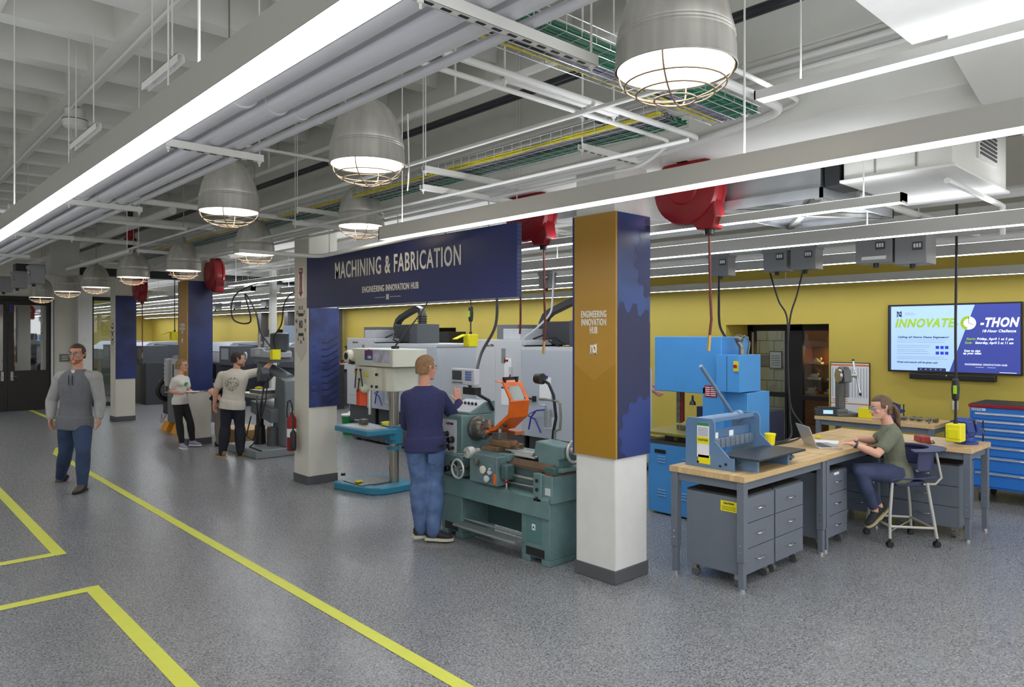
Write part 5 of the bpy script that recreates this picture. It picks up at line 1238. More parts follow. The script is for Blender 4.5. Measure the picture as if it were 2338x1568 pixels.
def vise(loc, rz, label, s=1.):
    t = thing('bench_vise', label, 'vise', loc, rz); t.scale = (s, s, s)
    MB().lathe([(.09, 0), (.09, .02), (.06, .03), (.055, .06)], n=20).build('swivel_base', vblue, t)
    MB().box(-.05, .16, -.045, .045, .06, .13).prism([(-.02, .1), (.1, .1), (.12, .2), (.02, .2)], 'y', -.07, .07).build('fixed_jaw', vblue, t, bev=.008)
    MB().cyl((.03, -.05, .15), (.03, .05, .15), .075, 24).build('jaw_hub', vblue, t, bev=.008)
    MB().box(-.20, -.06, -.04, .04, .07, .12).prism([(-.08, .1), (-.04, .1), (-.02, .19), (-.09, .19)], 'y', -.07, .07).build('moving_jaw', vblue, t, bev=.006)
    MB().box(-.03, -.01, -.07, .07, .17, .205).build('jaw_plate', oily, t)
    MB().cyl((-.2, 0, .09), (-.26, 0, .09), .014).cyl((-.25, 0, .0), (-.25, 0, .18), .007, 8).build('screw_handle', blackm, t)
    return t
vise((8.05, 2.12, ZT), R(165), 'blue bench vise at the right end of the workbench', 1.15)
vise((9.9, 3.45, .85), R(165), 'blue bench vise behind the ponytail on the wall bench', 1.0)
ap_ = thing('arbor_press', 'grey arbor press with a silver lever on the wall bench', 'press', (9.85, 4.05, .85), R(-43))
cast = mat('cast grey', '#6a6c6c', .45, .3, noise=.1)
MB().box(-.14, .14, -.16, .14, 0, .05).box(-.05, .05, .02, .12, .05, .55).box(-.14, .0, -.16, -.0, .05, .1).build('frame', cast, ap_, bev=.01)
MB().prism([(-.16, .46), (.1, .42), (.12, .60), (.0, .66), (-.14, .62)], 'x', -.05, .05).box(-.025, .025, -.13, -.08, .25, .66).build('ram_head', cast, ap_, bev=.008)
MB().lathe([(.09, -.09), (.095, -.07), (.095, -.06), (.03, -.05), (.03, .08)], (0, -.04, .54), 'x', 24).cyl((.05, -.04, .54), (.16, -.04, .54), .025).build('pinion_wheel', steel, ap_)
MB().cyl((.17, -.14, .3), (.17, .06, .74), .013, 12).build('lever', chrome, ap_); MB().cyl((.17, -.15, .28), (.17, -.135, .31), .016).cyl((.17, .055, .73), (.17, .065, .75), .016).build('lever_grip', black, ap_)
t = thing('meter_box', 'black instrument with a pale blue display on the left end of the wall bench', 'instrument', (9.68, 4.18, .85), R(-60))
MB().box(-.16, .16, -.06, .06, 0, .1).box(-.13, .13, -.05, .05, .1, .12).build('case', mat('charcoal cover', '#3d4046'), t, bev=.01); MB().box(-.06, .06, -.062, -.06, .03, .08).build('display', mat('pale blue display', '#9cc4e0', .3, emit=.5), t)
tag(MB().box(9.72, 9.95, 3.62, 3.8, .85, .98).build('yellow_bin', yelp, bev=.006), 'yellow bin in front of the woman\'s chin on the wall bench', 'bin')
for k in range(5): tag(MB().box(-.05, .05, -.02, .02, 0, .03 + .01 * (k % 3)).ball((.04, 0, .03), .025, 8).build('clamp', oily), ['first', 'second', 'third', 'fourth', 'fifth'][k] + ' small dark clamp from the blue vise on the wall bench', 'clamp', 'clamps on the wall bench').location = (9.9 + .04 * (k % 2), 3.3 - k * .09, .85)
tag(MB().cyl((9.7, 2.95, .9), (9.75, 3.3, .9), .012, 8).cyl((9.7, 2.95, .85), (9.7, 2.95, .9), .01).cyl((9.75, 3.3, .85), (9.75, 3.3, .9), .01).build('steel_rod', oily), 'long dark rod resting near the right end of the wall bench', 'rod')

# ---- stool
sl = thing('work_stool', 'navy seated tall stool on a pale wheeled frame', 'stool', (7.29, 2.46, 0), R(47))
navp = mat('navy shell plastic', '#3a3e62', .45); pale = mat('pale tube frame', '#b9b8b0', .35, .2)
def seat_pts():
    b = MB(); n = 8; g = []
    for i in range(n + 1):
        row = []
        for j in range(n + 1):
            u, v = i / n * 2 - 1, j / n * 2 - 1
            x = u * .22 * (1 - .12 * v * v * (v > 0)); y = v * .21
            z = .60 + .025 * u * u - .03 * max(0, v - .5) ** 2 * 4 + .02 * max(0, -v) ** 2
            row.append(b.bm.verts.new((x, y, z)))
        g.append(row)
    for i in range(n):
        for j in range(n): b.bm.faces.new((g[i][j], g[i + 1][j], g[i + 1][j + 1], g[i][j + 1]))
    return b
seat_pts().build('seat', navp, sl, solid=.012)
MB().box(-.15, .15, -.15, .12, .54, .59).build('seat_pan', navp, sl, bev=.01)
b = MB(); rs = []
for k in range(13):
    a = R(180 + 180 * k / 12 * 1.0); x, y = .23 * math.cos(a), -.02 + .24 * math.sin(a)
    rs.append([(x, y, .70 + .02 * abs(math.cos(a))), (x * 1.05, y * 1.05, .70), (x * 1.12, y * 1.1, .875), (x * 1.06, y * 1.05, .88)])
b.rings(rs); b.build('backrest', navp, sl)
b = MB(); rs = []
for k in range(17):
    a = R(170 + 200 * k / 16); c, s_ = math.cos(a), math.sin(a)
    rs.append([(.20 * c, -.02 + .22 * s_, .875), (.31 * c, -.02 + .36 * s_, .875), (.32 * c, -.02 + .37 * s_, .887), (.20 * c, -.02 + .22 * s_, .895)])
b.rings(rs).build('top_rim', navp, sl)
for s_ in (-1, 1):
    MB().tube([(s_ * .17, .17, .58), (s_ * .19, .2, .3), (s_ * .215, .215, .08)], .014, 10).build('leg', pale, sl)
    MB().tube([(s_ * .17, -.15, .58), (s_ * .19, -.19, .3), (s_ * .215, -.215, .08)], .014, 10).build('leg', pale, sl)
    MB().tube([(s_ * .16, -.12, .565), (s_ * .18, -.22, .57), (s_ * .19, -.27, .63), (s_ * .17, -.25, .78), (s_ * .15, -.24, .87)], .012, 10).build('back_post', pale, sl)
MB().tube([(-.21, .21, .19), (.21, .21, .19), (.205, -.2, .17), (-.205, -.2, .17), (-.21, .21, .19)], .012, 10).tube([(-.2, .21, .14), (.2, -.2, .14)], .006, 6).build('foot_ring', pale, sl)
for x, y in ((-.215, .215), (.215, .215), (.215, -.215), (-.215, -.215)):
    MB().cyl((x - .022, y, .028), (x - .006, y, .028), .028, 16).cyl((x + .006, y, .028), (x + .022, y, .028), .028, 16).cyl((x, y, .03), (x, y, .085), .011).build('caster', black, sl)

# ---- tool chest, screen, chart, outlet
tc_ = thing('tool_chest', 'blue rolling tool chest with silver drawer pulls at the right edge', 'tool chest', (9.62, 2.50, 0), -PI / 2)
MB().box(0, 1.5, .01, .72, .17, 1.10).build('body', toolb, tc_, bev=.006)
MB().box(-.01, 1.5, -.01, .73, 1.10, 1.135).build('red_top_rail', redp, tc_, bev=.004); MB().box(0, 1.5, .02, .7, 1.12, 1.14).build('top_mat', black, tc_)
zs = [1.055, .965, .875, .785, .67, .545, .37, .19]
for k in range(7):
    dr_ = MB().box(.03, 1.47, -.004, .012, zs[k + 1] + .006, zs[k] - .004).build('drawer', toolb, tc_, bev=.003)
    MB().prism([(-.004, zs[k] - .012), (-.022, zs[k] - .016), (-.024, zs[k] - .034), (-.004, zs[k] - .042)], 'x', .06, 1.42).build('drawer_pull', mat('silver pull', '#c9ccd0', .3, .6), dr_)
    MB().box(.5, .75, -.0255, -.024, zs[k] - .032, zs[k] - .02).build('pull_label', paper, dr_)
MB().box(.02, .16, -.002, .01, 1.06, 1.09).build('badge', mat('pale badge', '#c9d4e4', .4), tc_)
text('LISTA', 'lettering', mat('badge blue', '#1c4f9c'), tc_, (.08, -.004, 1.075), w=.1, h=.02)
for x, y in ((.1, .1), (1.4, .1), (.1, .6), (1.4, .6)):
    c = MB().cyl((x - .02, y, .055), (x + .02, y, .055), .055, 20).build('caster', rubber, tc_); MB().box(x - .03, x + .03, y - .03, y + .03, .1, .17).build('caster_plate', steel, c)
MB().prism([(-.03, .17), (.05, .17), (.04, .02), (-.02, .05)], 'y', -.02, .0).build('foot_bracket', steel, tc_)

scr = thing('wall_screen', 'large wall screen showing the INNOVATE-O-THON slide', 'television', (10.62, 3.75, 1.43), -PI / 2)
MB().box(0, 1.56, 0, .06, 0, .92).build('bezel', black, scr, bev=.005)
E_ = lambda n, c, k=.42: mat(n, c, .4, emit=k)
so = MB().box(.02, 1.54, -.002, 0, .02, .90).build('screen_surface', E_('slide navy', '#36418c'), scr, smooth=False)
MB().prism([(.045, .025), (.76, .025), (1.05, .895), (.045, .895)], 'y', -.0035, -.002).build('slide_left_field', E_('slide pale blue', '#9dbbe2'), so, smooth=False)
MB().box(.02, .045, -.0037, -.002, .02, .90).build('slide_margin', E_('slide dark margin', '#2a2e44', .25), so)
Lm = E_('slide lime', '#8db02c'); Wm = E_('slide white', '#eef2fa'); Nm = E_('slide ink', '#1c2654', .2); Gm = E_('slide grey', '#8397b4', .35)
text('INNOVATE-', 'lettering', Lm, so, (.475, -.0045, .66), w=.77, h=.115, bold=.006, shear=.28)
text('-THON', 'lettering', Wm, so, (1.31, -.0045, .66), w=.42, h=.115, bold=.006, shear=.28)
ck_ = MB().cyl((.98, -.006, .66), (.98, -.0045, .66), .085, 36).build('clock_face', Wm, so)
MB().prism([(.98 + .092 * math.cos(R(a)), .66 + .092 * math.sin(R(a))) for a in range(80, 261, 12)] + [(.98 + .055 * math.cos(R(a)), .66 + .055 * math.sin(R(a))) for a in range(260, 79, -12)], 'y', -.008, -.006).build('clock_crescent', Lm, ck_, smooth=False)
for k in range(12):
    a = R(30 * k); MB().cbox((.98 + .072 * math.cos(a), -.0085, .66 + .072 * math.sin(a)), (.016, .001, .004), (0, -a, 0)).build('tick', Nm, ck_)
MB().prism([(.977, .66), (.983, .66), (.988, .725), (.982, .725)], 'y', -.009, -.0075).prism([(.977, .664), (.98, .656), (1.035, .635), (1.035, .641)], 'y', -.009, -.0075).build('clock_hands', Nm, ck_, smooth=False)
text('18-Hour Challenge', 'lettering', Wm, so, (1.31, -.0045, .555), w=.36, h=.035, bold=.001, shear=.25)
text('Calling all Notre Dame Engineers!', 'lettering', Nm, so, (.44, -.0045, .475), w=.62, h=.025, bold=.001, shear=.25)
for k, (w_, z) in enumerate(((.6, .435), (.58, .405), (.42, .36), (.4, .335), (.36, .305), (.38, .28), (.4, .25), (.58, .205), (.62, .18))): MB().box(.12, .12 + w_, -.004, -.0035, z, z + .006).build('text_line', Gm, so)
text('Prizes and awards will be given out!', 'lettering', Nm, so, (.37, -.0045, .135), w=.50, h=.022, bold=.001, shear=.25)
for r_ in range(2):
    for c_ in range(3): MB().box(.60 + c_ * .055, .64 + c_ * .055, -.0045, -.0035, .245 + r_ * .075, .285 + r_ * .075).build('logo_block', E_('slide royal', '#2a35b8'), so)
text('Starts:', 'lettering', Lm, so, (1.01, -.0045, .455), w=.11, h=.03, bold=.001, shear=.2); text('Friday, April 1 at 5 pm', 'lettering', Wm, so, (1.27, -.0045, .455), w=.39, h=.03, bold=.001, shear=.2)
text('Ends:', 'lettering', Lm, so, (.98, -.0045, .405), w=.08, h=.03, bold=.001, shear=.2); text('Saturday, April 2 at 11 am', 'lettering', Wm, so, (1.26, -.0045, .405), w=.41, h=.03, bold=.001, shear=.2)
text('Scan to sign\nup your team', 'lettering', Wm, so, (1.02, -.0045, .285), w=.2, h=.028, bold=.001, shear=.2)
text('ENGINEERING INNOVATION HUB', 'lettering', Wm, so, (1.17, -.0045, .125), w=.46, h=.024)
MB().box(1.06, 1.15, -.0045, -.003, .09, .093).box(1.19, 1.28, -.0045, -.003, .09, .093).build('rule_line', Wm, so)
nd_mark(so, (.15, -.0045, .79), .075, Nm)
MB().box(.22, .33, -.0045, -.0035, .80, .807).box(.22, .35, -.0045, -.0035, .78, .787).build('text_line', Gm, so)
MB().box(.38, .72, -.0055, -.0035, .025, .065).build('toolbar', E_('slide bar', '#232a4c', .3), so)
for k in range(5): MB().box(.41 + k * .06, .43 + k * .06, -.0065, -.0055, .038, .052).build('toolbar_icon', Gm, so)
MB().box(1.32, 1.5, -.0045, -.003, .03, .036).build('text_line', Wm, so)
sb = thing('sound_bar', 'black sound bar mounted below the wall screen', 'speaker', (10.66, 3.47, 1.34), -PI / 2)
MB().box(0, 1.0, -.06, .03, 0, .075).build('bar', black, sb, bev=.01); MB().cyl((.45, -.062, .06), (.45, -.06, .06), .008, 8).build('status_light', paper, sb)
ch = thing('wall_chart', 'white wall chart with orange headings left of the arbor press', 'poster', (10.69, 4.57, .79), -PI / 2)
MB().box(0, .56, -.012, .0, 0, .745).build('board', blackm, ch, bev=.002); MB().box(.012, .548, -.015, -.012, .012, .733).build('sheet', paper, ch)
orl = mat('orange print', '#dd8a60', .6); grl = mat('grey print', '#b4bcc8', .6)
MB().box(.012, .548, -.017, -.015, .69, .72).box(.012, .548, -.017, -.015, .14, .155).box(.03, .25, -.017, -.015, .2, .21).box(.03, .25, -.017, -.015, .175, .185).build('orange_band', orl, ch, smooth=False)['kind'] = 'stuff'
for k in range(13): MB().box(.03 + k * .04, .045 + k * .04, -.0165, -.015, .24, .67).build('number_column', grl, ch)
text('REFERENCE', 'lettering', orl, ch, (.28, -.0175, .672), w=.4, h=.015) if False else None
ou = thing('wall_outlet', 'white outlet plate on the yellow wall left of the tool chest', 'outlet', (10.69, 2.94, .95), -PI / 2)
MB().box(-.035, .035, -.006, 0, 0, .115).build('plate', white, ou, bev=.002); MB().box(-.012, .012, -.008, -.006, .05, .065).build('jack', blackm, ou)
# ================================================================ people
skin_m = {k: mat('skin ' + k, c, .5, noise=.05, scale=14) for k, c in (('fair', '#d9a58c'), ('rosy', '#cf957c'))}
def capsule(b, p0, p1, r0, r1, bulge=0., n=14):
    p0, p1 = Vector(p0), Vector(p1); d = p1 - p0; L = d.length; d.normalize()
    u = d.cross(Vector((0, 0, 1)) if abs(d.z) < .9 else Vector((1, 0, 0))).normalized(); w = d.cross(u); rs = []
    for k in range(13):
        if k < 4: a = PI / 2 * (1 - (k + .3) / 4); c = p0 - d * r0 * math.sin(a); r = r0 * math.cos(a)
        elif k > 8: a = PI / 2 * ((k - 8 - .3) / 4); c = p1 + d * r1 * math.sin(a); r = r1 * math.cos(a)
        else:
            t = (k - 4) / 4; c = p0.lerp(p1, t); r = r0 + (r1 - r0) * t + bulge * math.sin(PI * min(1, t * 1.25)) 
        rs.append([c + (u * math.cos(2 * PI * j / n) + w * math.sin(2 * PI * j / n)) * r for j in range(n)])
    b.rings(rs)
def oloft(b, secs, n=20):
    """secs: centre, right axis, forward axis, half width, half depth"""
    b.rings([[c + x * (hw * math.cos(2 * PI * j / n)) + y * (hd * math.sin(2 * PI * j / n)) for j in range(n)] for c, x, y, hw, hd in secs])
def skinned(b, name, m, par, vox, smooth=2, bump=None):
    o = b.build(name, m, par, remesh=1)
    q = o.modifiers.new('r', 'REMESH'); q.mode = 'VOXEL'; q.voxel_size = vox; q.use_smooth_shade = True
    if smooth: q = o.modifiers.new('s', 'SMOOTH'); q.factor = .6; q.iterations = smooth
    return o
def patch_mat(name, base, col, centre, rad, nscale=30, thr=.5, rough=.85):
    """cloth with a printed motif of its own at one place"""
    m = mat(name, base, rough, noise=.04, bump=.9, bscale=6, bdist=.02); nt, b = nodes_of(m)
    tc = nt.nodes.new('ShaderNodeTexCoord'); vm = nt.nodes.new('ShaderNodeVectorMath'); vm.operation = 'DISTANCE'; vm.inputs[1].default_value = centre
    nt.links.new(tc.outputs['Object'], vm.inputs[0])
    lt = nt.nodes.new('ShaderNodeMath'); lt.operation = 'LESS_THAN'; lt.inputs[1].default_value = rad; nt.links.new(vm.outputs['Value'], lt.inputs[0])
    nz = nt.nodes.new('ShaderNodeTexNoise'); nz.inputs['Scale'].default_value = nscale; nt.links.new(tc.outputs['Object'], nz.inputs['Vector'])
    gt = nt.nodes.new('ShaderNodeMath'); gt.operation = 'GREATER_THAN'; gt.inputs[1].default_value = thr; nt.links.new(nz.outputs['Fac'], gt.inputs[0])
    mm = nt.nodes.new('ShaderNodeMath'); mm.operation = 'MULTIPLY'; nt.links.new(lt.outputs[0], mm.inputs[0]); nt.links.new(gt.outputs[0], mm.inputs[1])
    mx = nt.nodes.new('ShaderNodeMix'); mx.data_type = 'RGBA'; mx.inputs[7].default_value = srgb(col); nt.links.new(mm.outputs[0], mx.inputs[0])
    nt.links.new(b.inputs['Base Color'].links[0].from_socket, mx.inputs[6]); nt.links.new(mx.outputs[2], b.inputs['Base Color'])
    return m
def human(label, loc, J, face, fwd, S=1., bulk=1., female=False, skin='fair', shirt=None, sleeve='long', sleeve_m=None, pants=None, shoe=None, sole=None,
          hair=None, hair_len=0., pony=None, glasses=True, beard=None, hand=(0, 0), hdir=(None, None), toes=(None, None), vox=.0075, hem=.10, sock=None, cuff_up=0., hips=1., collar=None, cuff=None, calf=1.):
    t = thing('person', label, 'person', loc); L0 = Vector(loc)
    J = {k: Vector(v) - L0 for k, v in J.items()}
    f = Vector(fwd).normalized(); up = Vector((0, 0, 1)); rt = f.cross(up).normalized()
    hf = Vector(face).normalized(); hr = hf.cross(up).normalized(); hu = hr.cross(hf).normalized()
    spine = J['neck'] - J['pel']; sd = spine.normalized()
    sh = J['shR'] - J['shL']; hw_s = max(.13 * S, sh.length * .5); sr = sh.normalized()
    hw_h = (J['hipR'] - J['hipL']).normalized(); 
    W_ = bulk * S
    def axes(k):
        r = (hw_h * (1 - k) + sr * k).normalized(); r = (r - sd * r.dot(sd)).normalized(); return r, sd.cross(r).normalized()
    def torso(b, inf, lo=-.14, hi=1.0):
        prof = [(-.14, .10, .09), (-.07, .155, .115), (0, .165 * hips, .12), (.12, .158 * hips, .112), (.28, .145, .102), (.45, .152, .11), (.62, .168, .118), (.76, .175, .115), (.86, .165, .098), (.94, .115, .075), (1.0, .062, .06)]
        if female: prof = [(a, w * (.88 if a > .2 else .98), d * (.9 if a > .2 else 1)) for a, w, d in prof]
        secs = []
        for a, w, d in prof:
            if a < lo - 1e-6 or a > hi + 1e-6: continue
            r, y = axes(max(0, min(1, a)))
            secs.append((J['pel'] + spine * a, r, y, w * W_ + inf, d * W_ + inf))
        oloft(b, secs)
        if hi > .9:
            for s_ in ('R', 'L'):
                capsule(b, J['neck'] - sd * .06 * S, J['sh' + s_], .05 * S + inf, .058 * W_ + inf)
        if female and hi > .9:
            r, y = axes(.7)
            for s_ in (-1, 1): b.ball(J['pel'] + spine * .68 + f * .055 * S + r * s_ * .062 * S, .072 * S + inf * .7, 14, (1, 1, .9))
    def arm(b, s_, inf, upto=2.):
        a, e, w = J['sh' + s_], J['el' + s_], J['wr' + s_]
        if upto <= 1: capsule(b, a, a.lerp(e, upto), .054 * W_ + inf, .046 * W_ + inf); return
        capsule(b, a, e, .052 * W_ + inf, .040 * W_ + inf, .003); capsule(b, e, w, .041 * W_ + inf, .027 * S + inf, .004)
    def leg(b, s_, inf, endf=1.):
        h, k, a = J['hip' + s_], J['kn' + s_], J['an' + s_]
        capsule(b, h, k, .088 * W_ * hips + inf, .056 * W_ + inf, .004); capsule(b, k, k.lerp(a, endf), .056 * W_ * calf + inf, (.056 + (.038 - .056) * endf) * W_ * calf + inf, .010)
    # body: torso, limbs, neck, head and hands in one continuous surface
    b = MB(); torso(b, 0)
    for s_ in 'RL': arm(b, s_, 0); leg(b, s_, 0)
    hc = J['head']; k = S * .97
    capsule(b, J['neck'] - sd * .03, hc - hu * .03 * k - hf * .012, .056 * S, .054 * S)
    secs = []
    for z, w, d, o in ((-.118, .022, .02, .062), (-.108, .042, .045, .042), (-.09, .053, .062, .024), (-.06, .064, .080, .008), (-.025, .070, .090, 0), (.01, .074, .096, -.002), (.045, .077, .099, -.006), (.075, .073, .093, -.010), (.098, .058, .075, -.014), (.113, .034, .045, -.016), (.119, .012, .015, -.017)):
        secs.append((hc + hu * z * k + hf * o * k, hr, hf, w * k, d * k))
    oloft(b, secs, 24)
    H = lambda x, y, z: hc + hr * x * k + hf * y * k + hu * z * k
    capsule(b, H(0, .088, .008), H(0, .112, -.030), .009 * k, .0135 * k)          # nose
    b.ball(H(.010, .100, -.035), .009 * k, 8); b.ball(H(-.010, .100, -.035), .009 * k, 8)
    capsule(b, H(-.028, .084, .022), H(.028, .084, .022), .010 * k, .010 * k)     # brow
    b.ball(H(0, .085, -.098), .019 * k, 10)
    for s_ in (-1, 1):
        capsule(b, H(s_ * .074, -.010, -.028), H(s_ * .080, -.018, .018), .010 * k, .015 * k)   # ears
        b.ball(H(s_ * .040, .060, -.028), .024 * k, 10)
        b.ball(H(s_ * .012, .088, -.064), .011 * k, 8)
    for i, s_ in enumerate('RL'):
        w = J['wr' + s_]; d = (w - J['el' + s_]).normalized()
        if hdir[i]: d = Vector(hdir[i]).normalized()
        sg = 1 if s_ == 'R' else -1
        side = d.cross(up); side = side.normalized() if side.length > .2 else rt
        pn = {0: -rt * sg, 1: Vector((0, 0, -1)), 2: Vector((0, 0, 1))}[hand[i]]      # palm normal: towards thigh, down, up
        pn = (pn - d * pn.dot(d)).normalized(); pw = d.cross(pn).normalized()
        tdir = pw * (1 if pw.dot(f) > 0 else -1)
        if hand[i] != 0: tdir = pw * (-1 if pw.dot(rt) * sg > 0 else 1)
        q = S * (.92 if female else 1)
        rs = []
        for a, hw, hd in ((-.01, .024, .018), (.02, .032, .016), (.05, .040, .014), (.085, .040, .011), (.093, .034, .008)):
            rs.append((w + d * a * q, pw, pn, hw * q, hd * q))
        oloft(b, rs, 12)
        for j, (off, ln) in enumerate(((.030, .074), (.0105, .083), (-.0105, .078), (-.030, .062))):
            p = w + d * .082 * q + tdir * off * q; dd = d.copy()
            for g in range(3):
                dd = (dd + pn * (.22 + .06 * j if hand[i] == 0 else .20)).normalized()
                p2 = p + dd * ln * q / 3 * (1.15 - .12 * g); capsule(b, p, p2, (.0098 - g * .0008) * q, (.009 - g * .0008) * q, n=8); p = p2
        p = w + d * .025 * q + tdir * .026 * q; dd = (d * .7 + tdir * .75 + pn * .3).normalized()
        p2 = p + dd * .038 * q; capsule(b, p, p2, .014 * q, .0115 * q, n=8); dd = (dd + d * .6 + pn * .2).normalized(); capsule(b, p2, p2 + dd * .032 * q, .011 * q, .009 * q, n=8)
    body = skinned(b, 'body', skin_m[skin], t, vox, 1)
    # face details
    for s_ in (-1, 1):
        MB().ball(H(s_ * .031, .0865, .004), .0115 * k, 12, (1, 1, .62)).build('eye', mat('eye white', '#e8e4de', .3), t)
        MB().ball(H(s_ * .031, .0965, .004), .0052 * k, 8).build('iris', mat('dark iris', '#2e241e', .3), t)
        MB().tube([H(s_ * .016, .0985, .024), H(s_ * .032, .0985, .029), H(s_ * .048, .088, .024)], .0032 * k, 6).build('eyebrow', hair or black, t)
    MB().tube([H(-.022, .0905, -.063), H(-.008, .0985, -.060), (H(.008, .0985, -.060)), H(.022, .0905, -.063)], [.002, .005, .005, .002], 8).build('lips', mat('lips', '#a8604f', .5), t)
    # hair shell
    if hair:
        hb = MB(); n = 28; vs = []
        for i in range(13):
            a = i / 12; z = -.095 + .222 * a; row = []
            for j in range(n):
                q = 2 * PI * j / n; c_, s2 = math.cos(q), math.sin(q)
                rr = math.sqrt(max(0, 1 - (max(0, (z - .015)) / .113) ** 2.2)) if z > .015 else 1
                low = 1 - .11 * max(0, min(1, (.03 - z) / .10))
                row.append(hb.bm.verts.new(H((.084 * rr * low) * c_, (.106 * rr * low) * s2 - .010, z)))
            vs.append(row)
        hb.bm.faces.new(vs[-1])
        lowl = -.075 - hair_len
        for i in range(12):
            z = -.095 + .222 * (i + .5) / 12
            for j in range(n):
                q = 2 * PI * (j + .5) / n; s2 = math.sin(q); c_ = abs(math.cos(q))
                line = .062 if s2 > .35 else (.005 if s2 > -.02 else (-.02 if s2 > -.25 else (-.085 if hair_len > 0 or pony else -.055)))
                if s2 > .35: line = .058 + .02 * s2
                if z > line: hb.bm.faces.new((vs[i][j], vs[i][(j + 1) % n], vs[i + 1][(j + 1) % n], vs[i + 1][j]))
        for v in [v for v in hb.bm.verts if not v.link_faces]: hb.bm.verts.remove(v)
        ho = hb.build('hair', hair, t, solid=.012 * k)
        q = ho.modifiers.new('sub', 'SUBSURF'); q.levels = q.render_levels = 1
        if hair_len > 0:
            hb = MB()
            for a in range(-5, 6):
                q = R(-90 + a * 17); x, y = .074 * math.cos(q), .094 * math.sin(q) - .012
                hb.tube([H(x, y, .03), H(x * 1.12, y * 1.1, -.05), H(x * 1.1, y * 1.08, -.05 - hair_len * .6), H(x * .8, y * .95, -.05 - hair_len)], [.02, .022, .02, .008], 8)
            hb.build('hair_lock', hair, t)
        if pony:
            hb = MB(); rnd = random.Random(3)
            for a in range(13):
                o = [H(rnd.uniform(-.02, .02), -.095, .02 + rnd.uniform(-.02, .02))]
                sx, sz = rnd.uniform(-.03, .03), rnd.uniform(-.03, .03)
                for y, z in ((-.13, 0), (-.155, -.05), (-.16, -.11), (-.165, -.17), (-.17, -.22 + sz)): o.append(H(sx * (1 + .8 * (z < -.1)) + rnd.uniform(-.006, .006), y + sz * .6 + rnd.uniform(-.01, .01), z + sz * .3))
                hb.tube(o, [.012, .016, .017, .016, .013, .005], 7)
            hb.build('ponytail', hair, t)
            MB().torus(H(0, -.102, .015), .02, .008, 'y').build('hair_tie', mat('pink tie', '#b88a8a'), t)
    if beard:
        bb = MB()
        oloft(bb, [(H(0, o, z), hr, hf, w * k, d * k) for z, w, d, o in ((-.121, .024, .02, .062), (-.108, .046, .048, .042), (-.09, .057, .065, .024), (-.068, .065, .079, .012))], 24)
        bb.build('beard', beard, t)
    if glasses:
        gm = mat('clear frame', '#9aa2aa', .3)
        g = MB()
        for s_ in (-1, 1):
            g.tube([H(s_ * .004, .110, .004), H(s_ * .01, .110, .020), H(s_ * .045, .104, .022), H(s_ * .06, .09, .014), H(s_ * .052, .100, -.012), H(s_ * .012, .110, -.012), H(s_ * .004, .110, .004)], .0016, 6)
            g.tube([H(s_ * .06, .092, .012), H(s_ * .078, .05, .010), H(s_ * .083, -.01, .006), H(s_ * .082, -.03, -.012)], .0022, 6)
        go = g.build('safety_glasses', gm, t)
        for s_ in (-1, 1):
            MB().poly([H(s_ * .008, .111, .018), H(s_ * .045, .105, .021), H(s_ * .06, .091, .012), H(s_ * .05, .101, -.013), H(s_ * .01, .111, -.012)]).build('lens', glass, go, solid=.001)
    # clothes
    vc = .010
    b = MB(); torso(b, .010 * S, lo=-.14, hi=1.0)
    r_, y_ = axes(0)
    oloft(b, [(J['pel'] + spine * a, r_, y_, (w * hips * W_) + .016, d * W_ + .016) for a, w, d in ((-.14 * 1.0, .170, .125), (0, .172, .125), (.1, .165, .118))])
    if sleeve == 'short':
        for s_ in 'RL': arm(b, s_, .020 * S, upto=.62)
    elif sleeve_m is None:
        for s_ in 'RL': arm(b, s_, .013 * S)
    skinned(b, 'shirt', shirt, t, vc, 2)
    if sleeve_m:
        for s_ in 'RL': b = MB(); arm(b, s_, .019 * S); capsule(b, J['sh' + s_], J['neck'].lerp(J['sh' + s_], .3) - sd * .05 * S, .073 * W_, .060 * W_); skinned(b, 'sleeve', sleeve_m, t, vc, 2)
    if cuff:
        for s_ in 'RL': d = (J['wr' + s_] - J['el' + s_]).normalized(); MB().cyl(J['wr' + s_] - d * .03, J['wr' + s_] + d * .012, .036 * S, 16).build('cuff', cuff, t)
    if collar:
        MB().lathe([(.058, -.03), (.064, .0), (.06, .02), (.052, .022), (.05, -.02)], J['neck'] - sd * .02 + Vector((0, 0, .0)), n=20, cap=False).build('collar', collar, t)
    b = MB()
    oloft(b, [(J['pel'] + spine * a, r_, y_, w * W_ * hips + .010, d * W_ + .008) for a, w, d in ((-.16, .10, .09), (-.08, .155, .115), (0, .165, .12), (.08, .160, .115))])
    for s_ in 'RL': leg(b, s_, .012 * S, 1 - cuff_up)
    skinned(b, 'trousers', pants, t, vc, 2)
    for i, s_ in enumerate('RL'):
        a = J['an' + s_]; d = Vector(toes[i] or (f.x, f.y, 0)).normalized(); sid = d.cross(up).normalized(); un = sid.cross(d).normalized(); b = MB(); q = S * (.92 if female else 1.02); secs = []
        for x, w, h0, h1 in ((-.075, .018, -.045, .0), (-.06, .034, -.062, .03), (-.02, .038, -.066, .045), (.03, .040, -.066, .03), (.08, .047, -.066, .002), (.13, .045, -.066, -.018), (.165, .030, -.064, -.03), (.18, .012, -.058, -.04)):
            c = a + d * x * q; ring = []
            for j in range(14):
                an = 2 * PI * j / 14; zz = math.sin(an); zm = (h0 + h1) / 2; hh = (h1 - h0) / 2
                ring.append(c + sid * (w * math.cos(an) * q) + un * ((zm + hh * max(-.85, zz)) * q))
            secs.append(ring)
        b.rings(secs); b.build('shoe', shoe, t)
        b = MB(); P = [(-.083, .012), (-.07, .036), (-.02, .042), (.03, .044), (.08, .052), (.13, .05), (.17, .034), (.188, .010)]
        ring = [(x, w) for x, w in P] + [(x, -w) for x, w in P[::-1]]
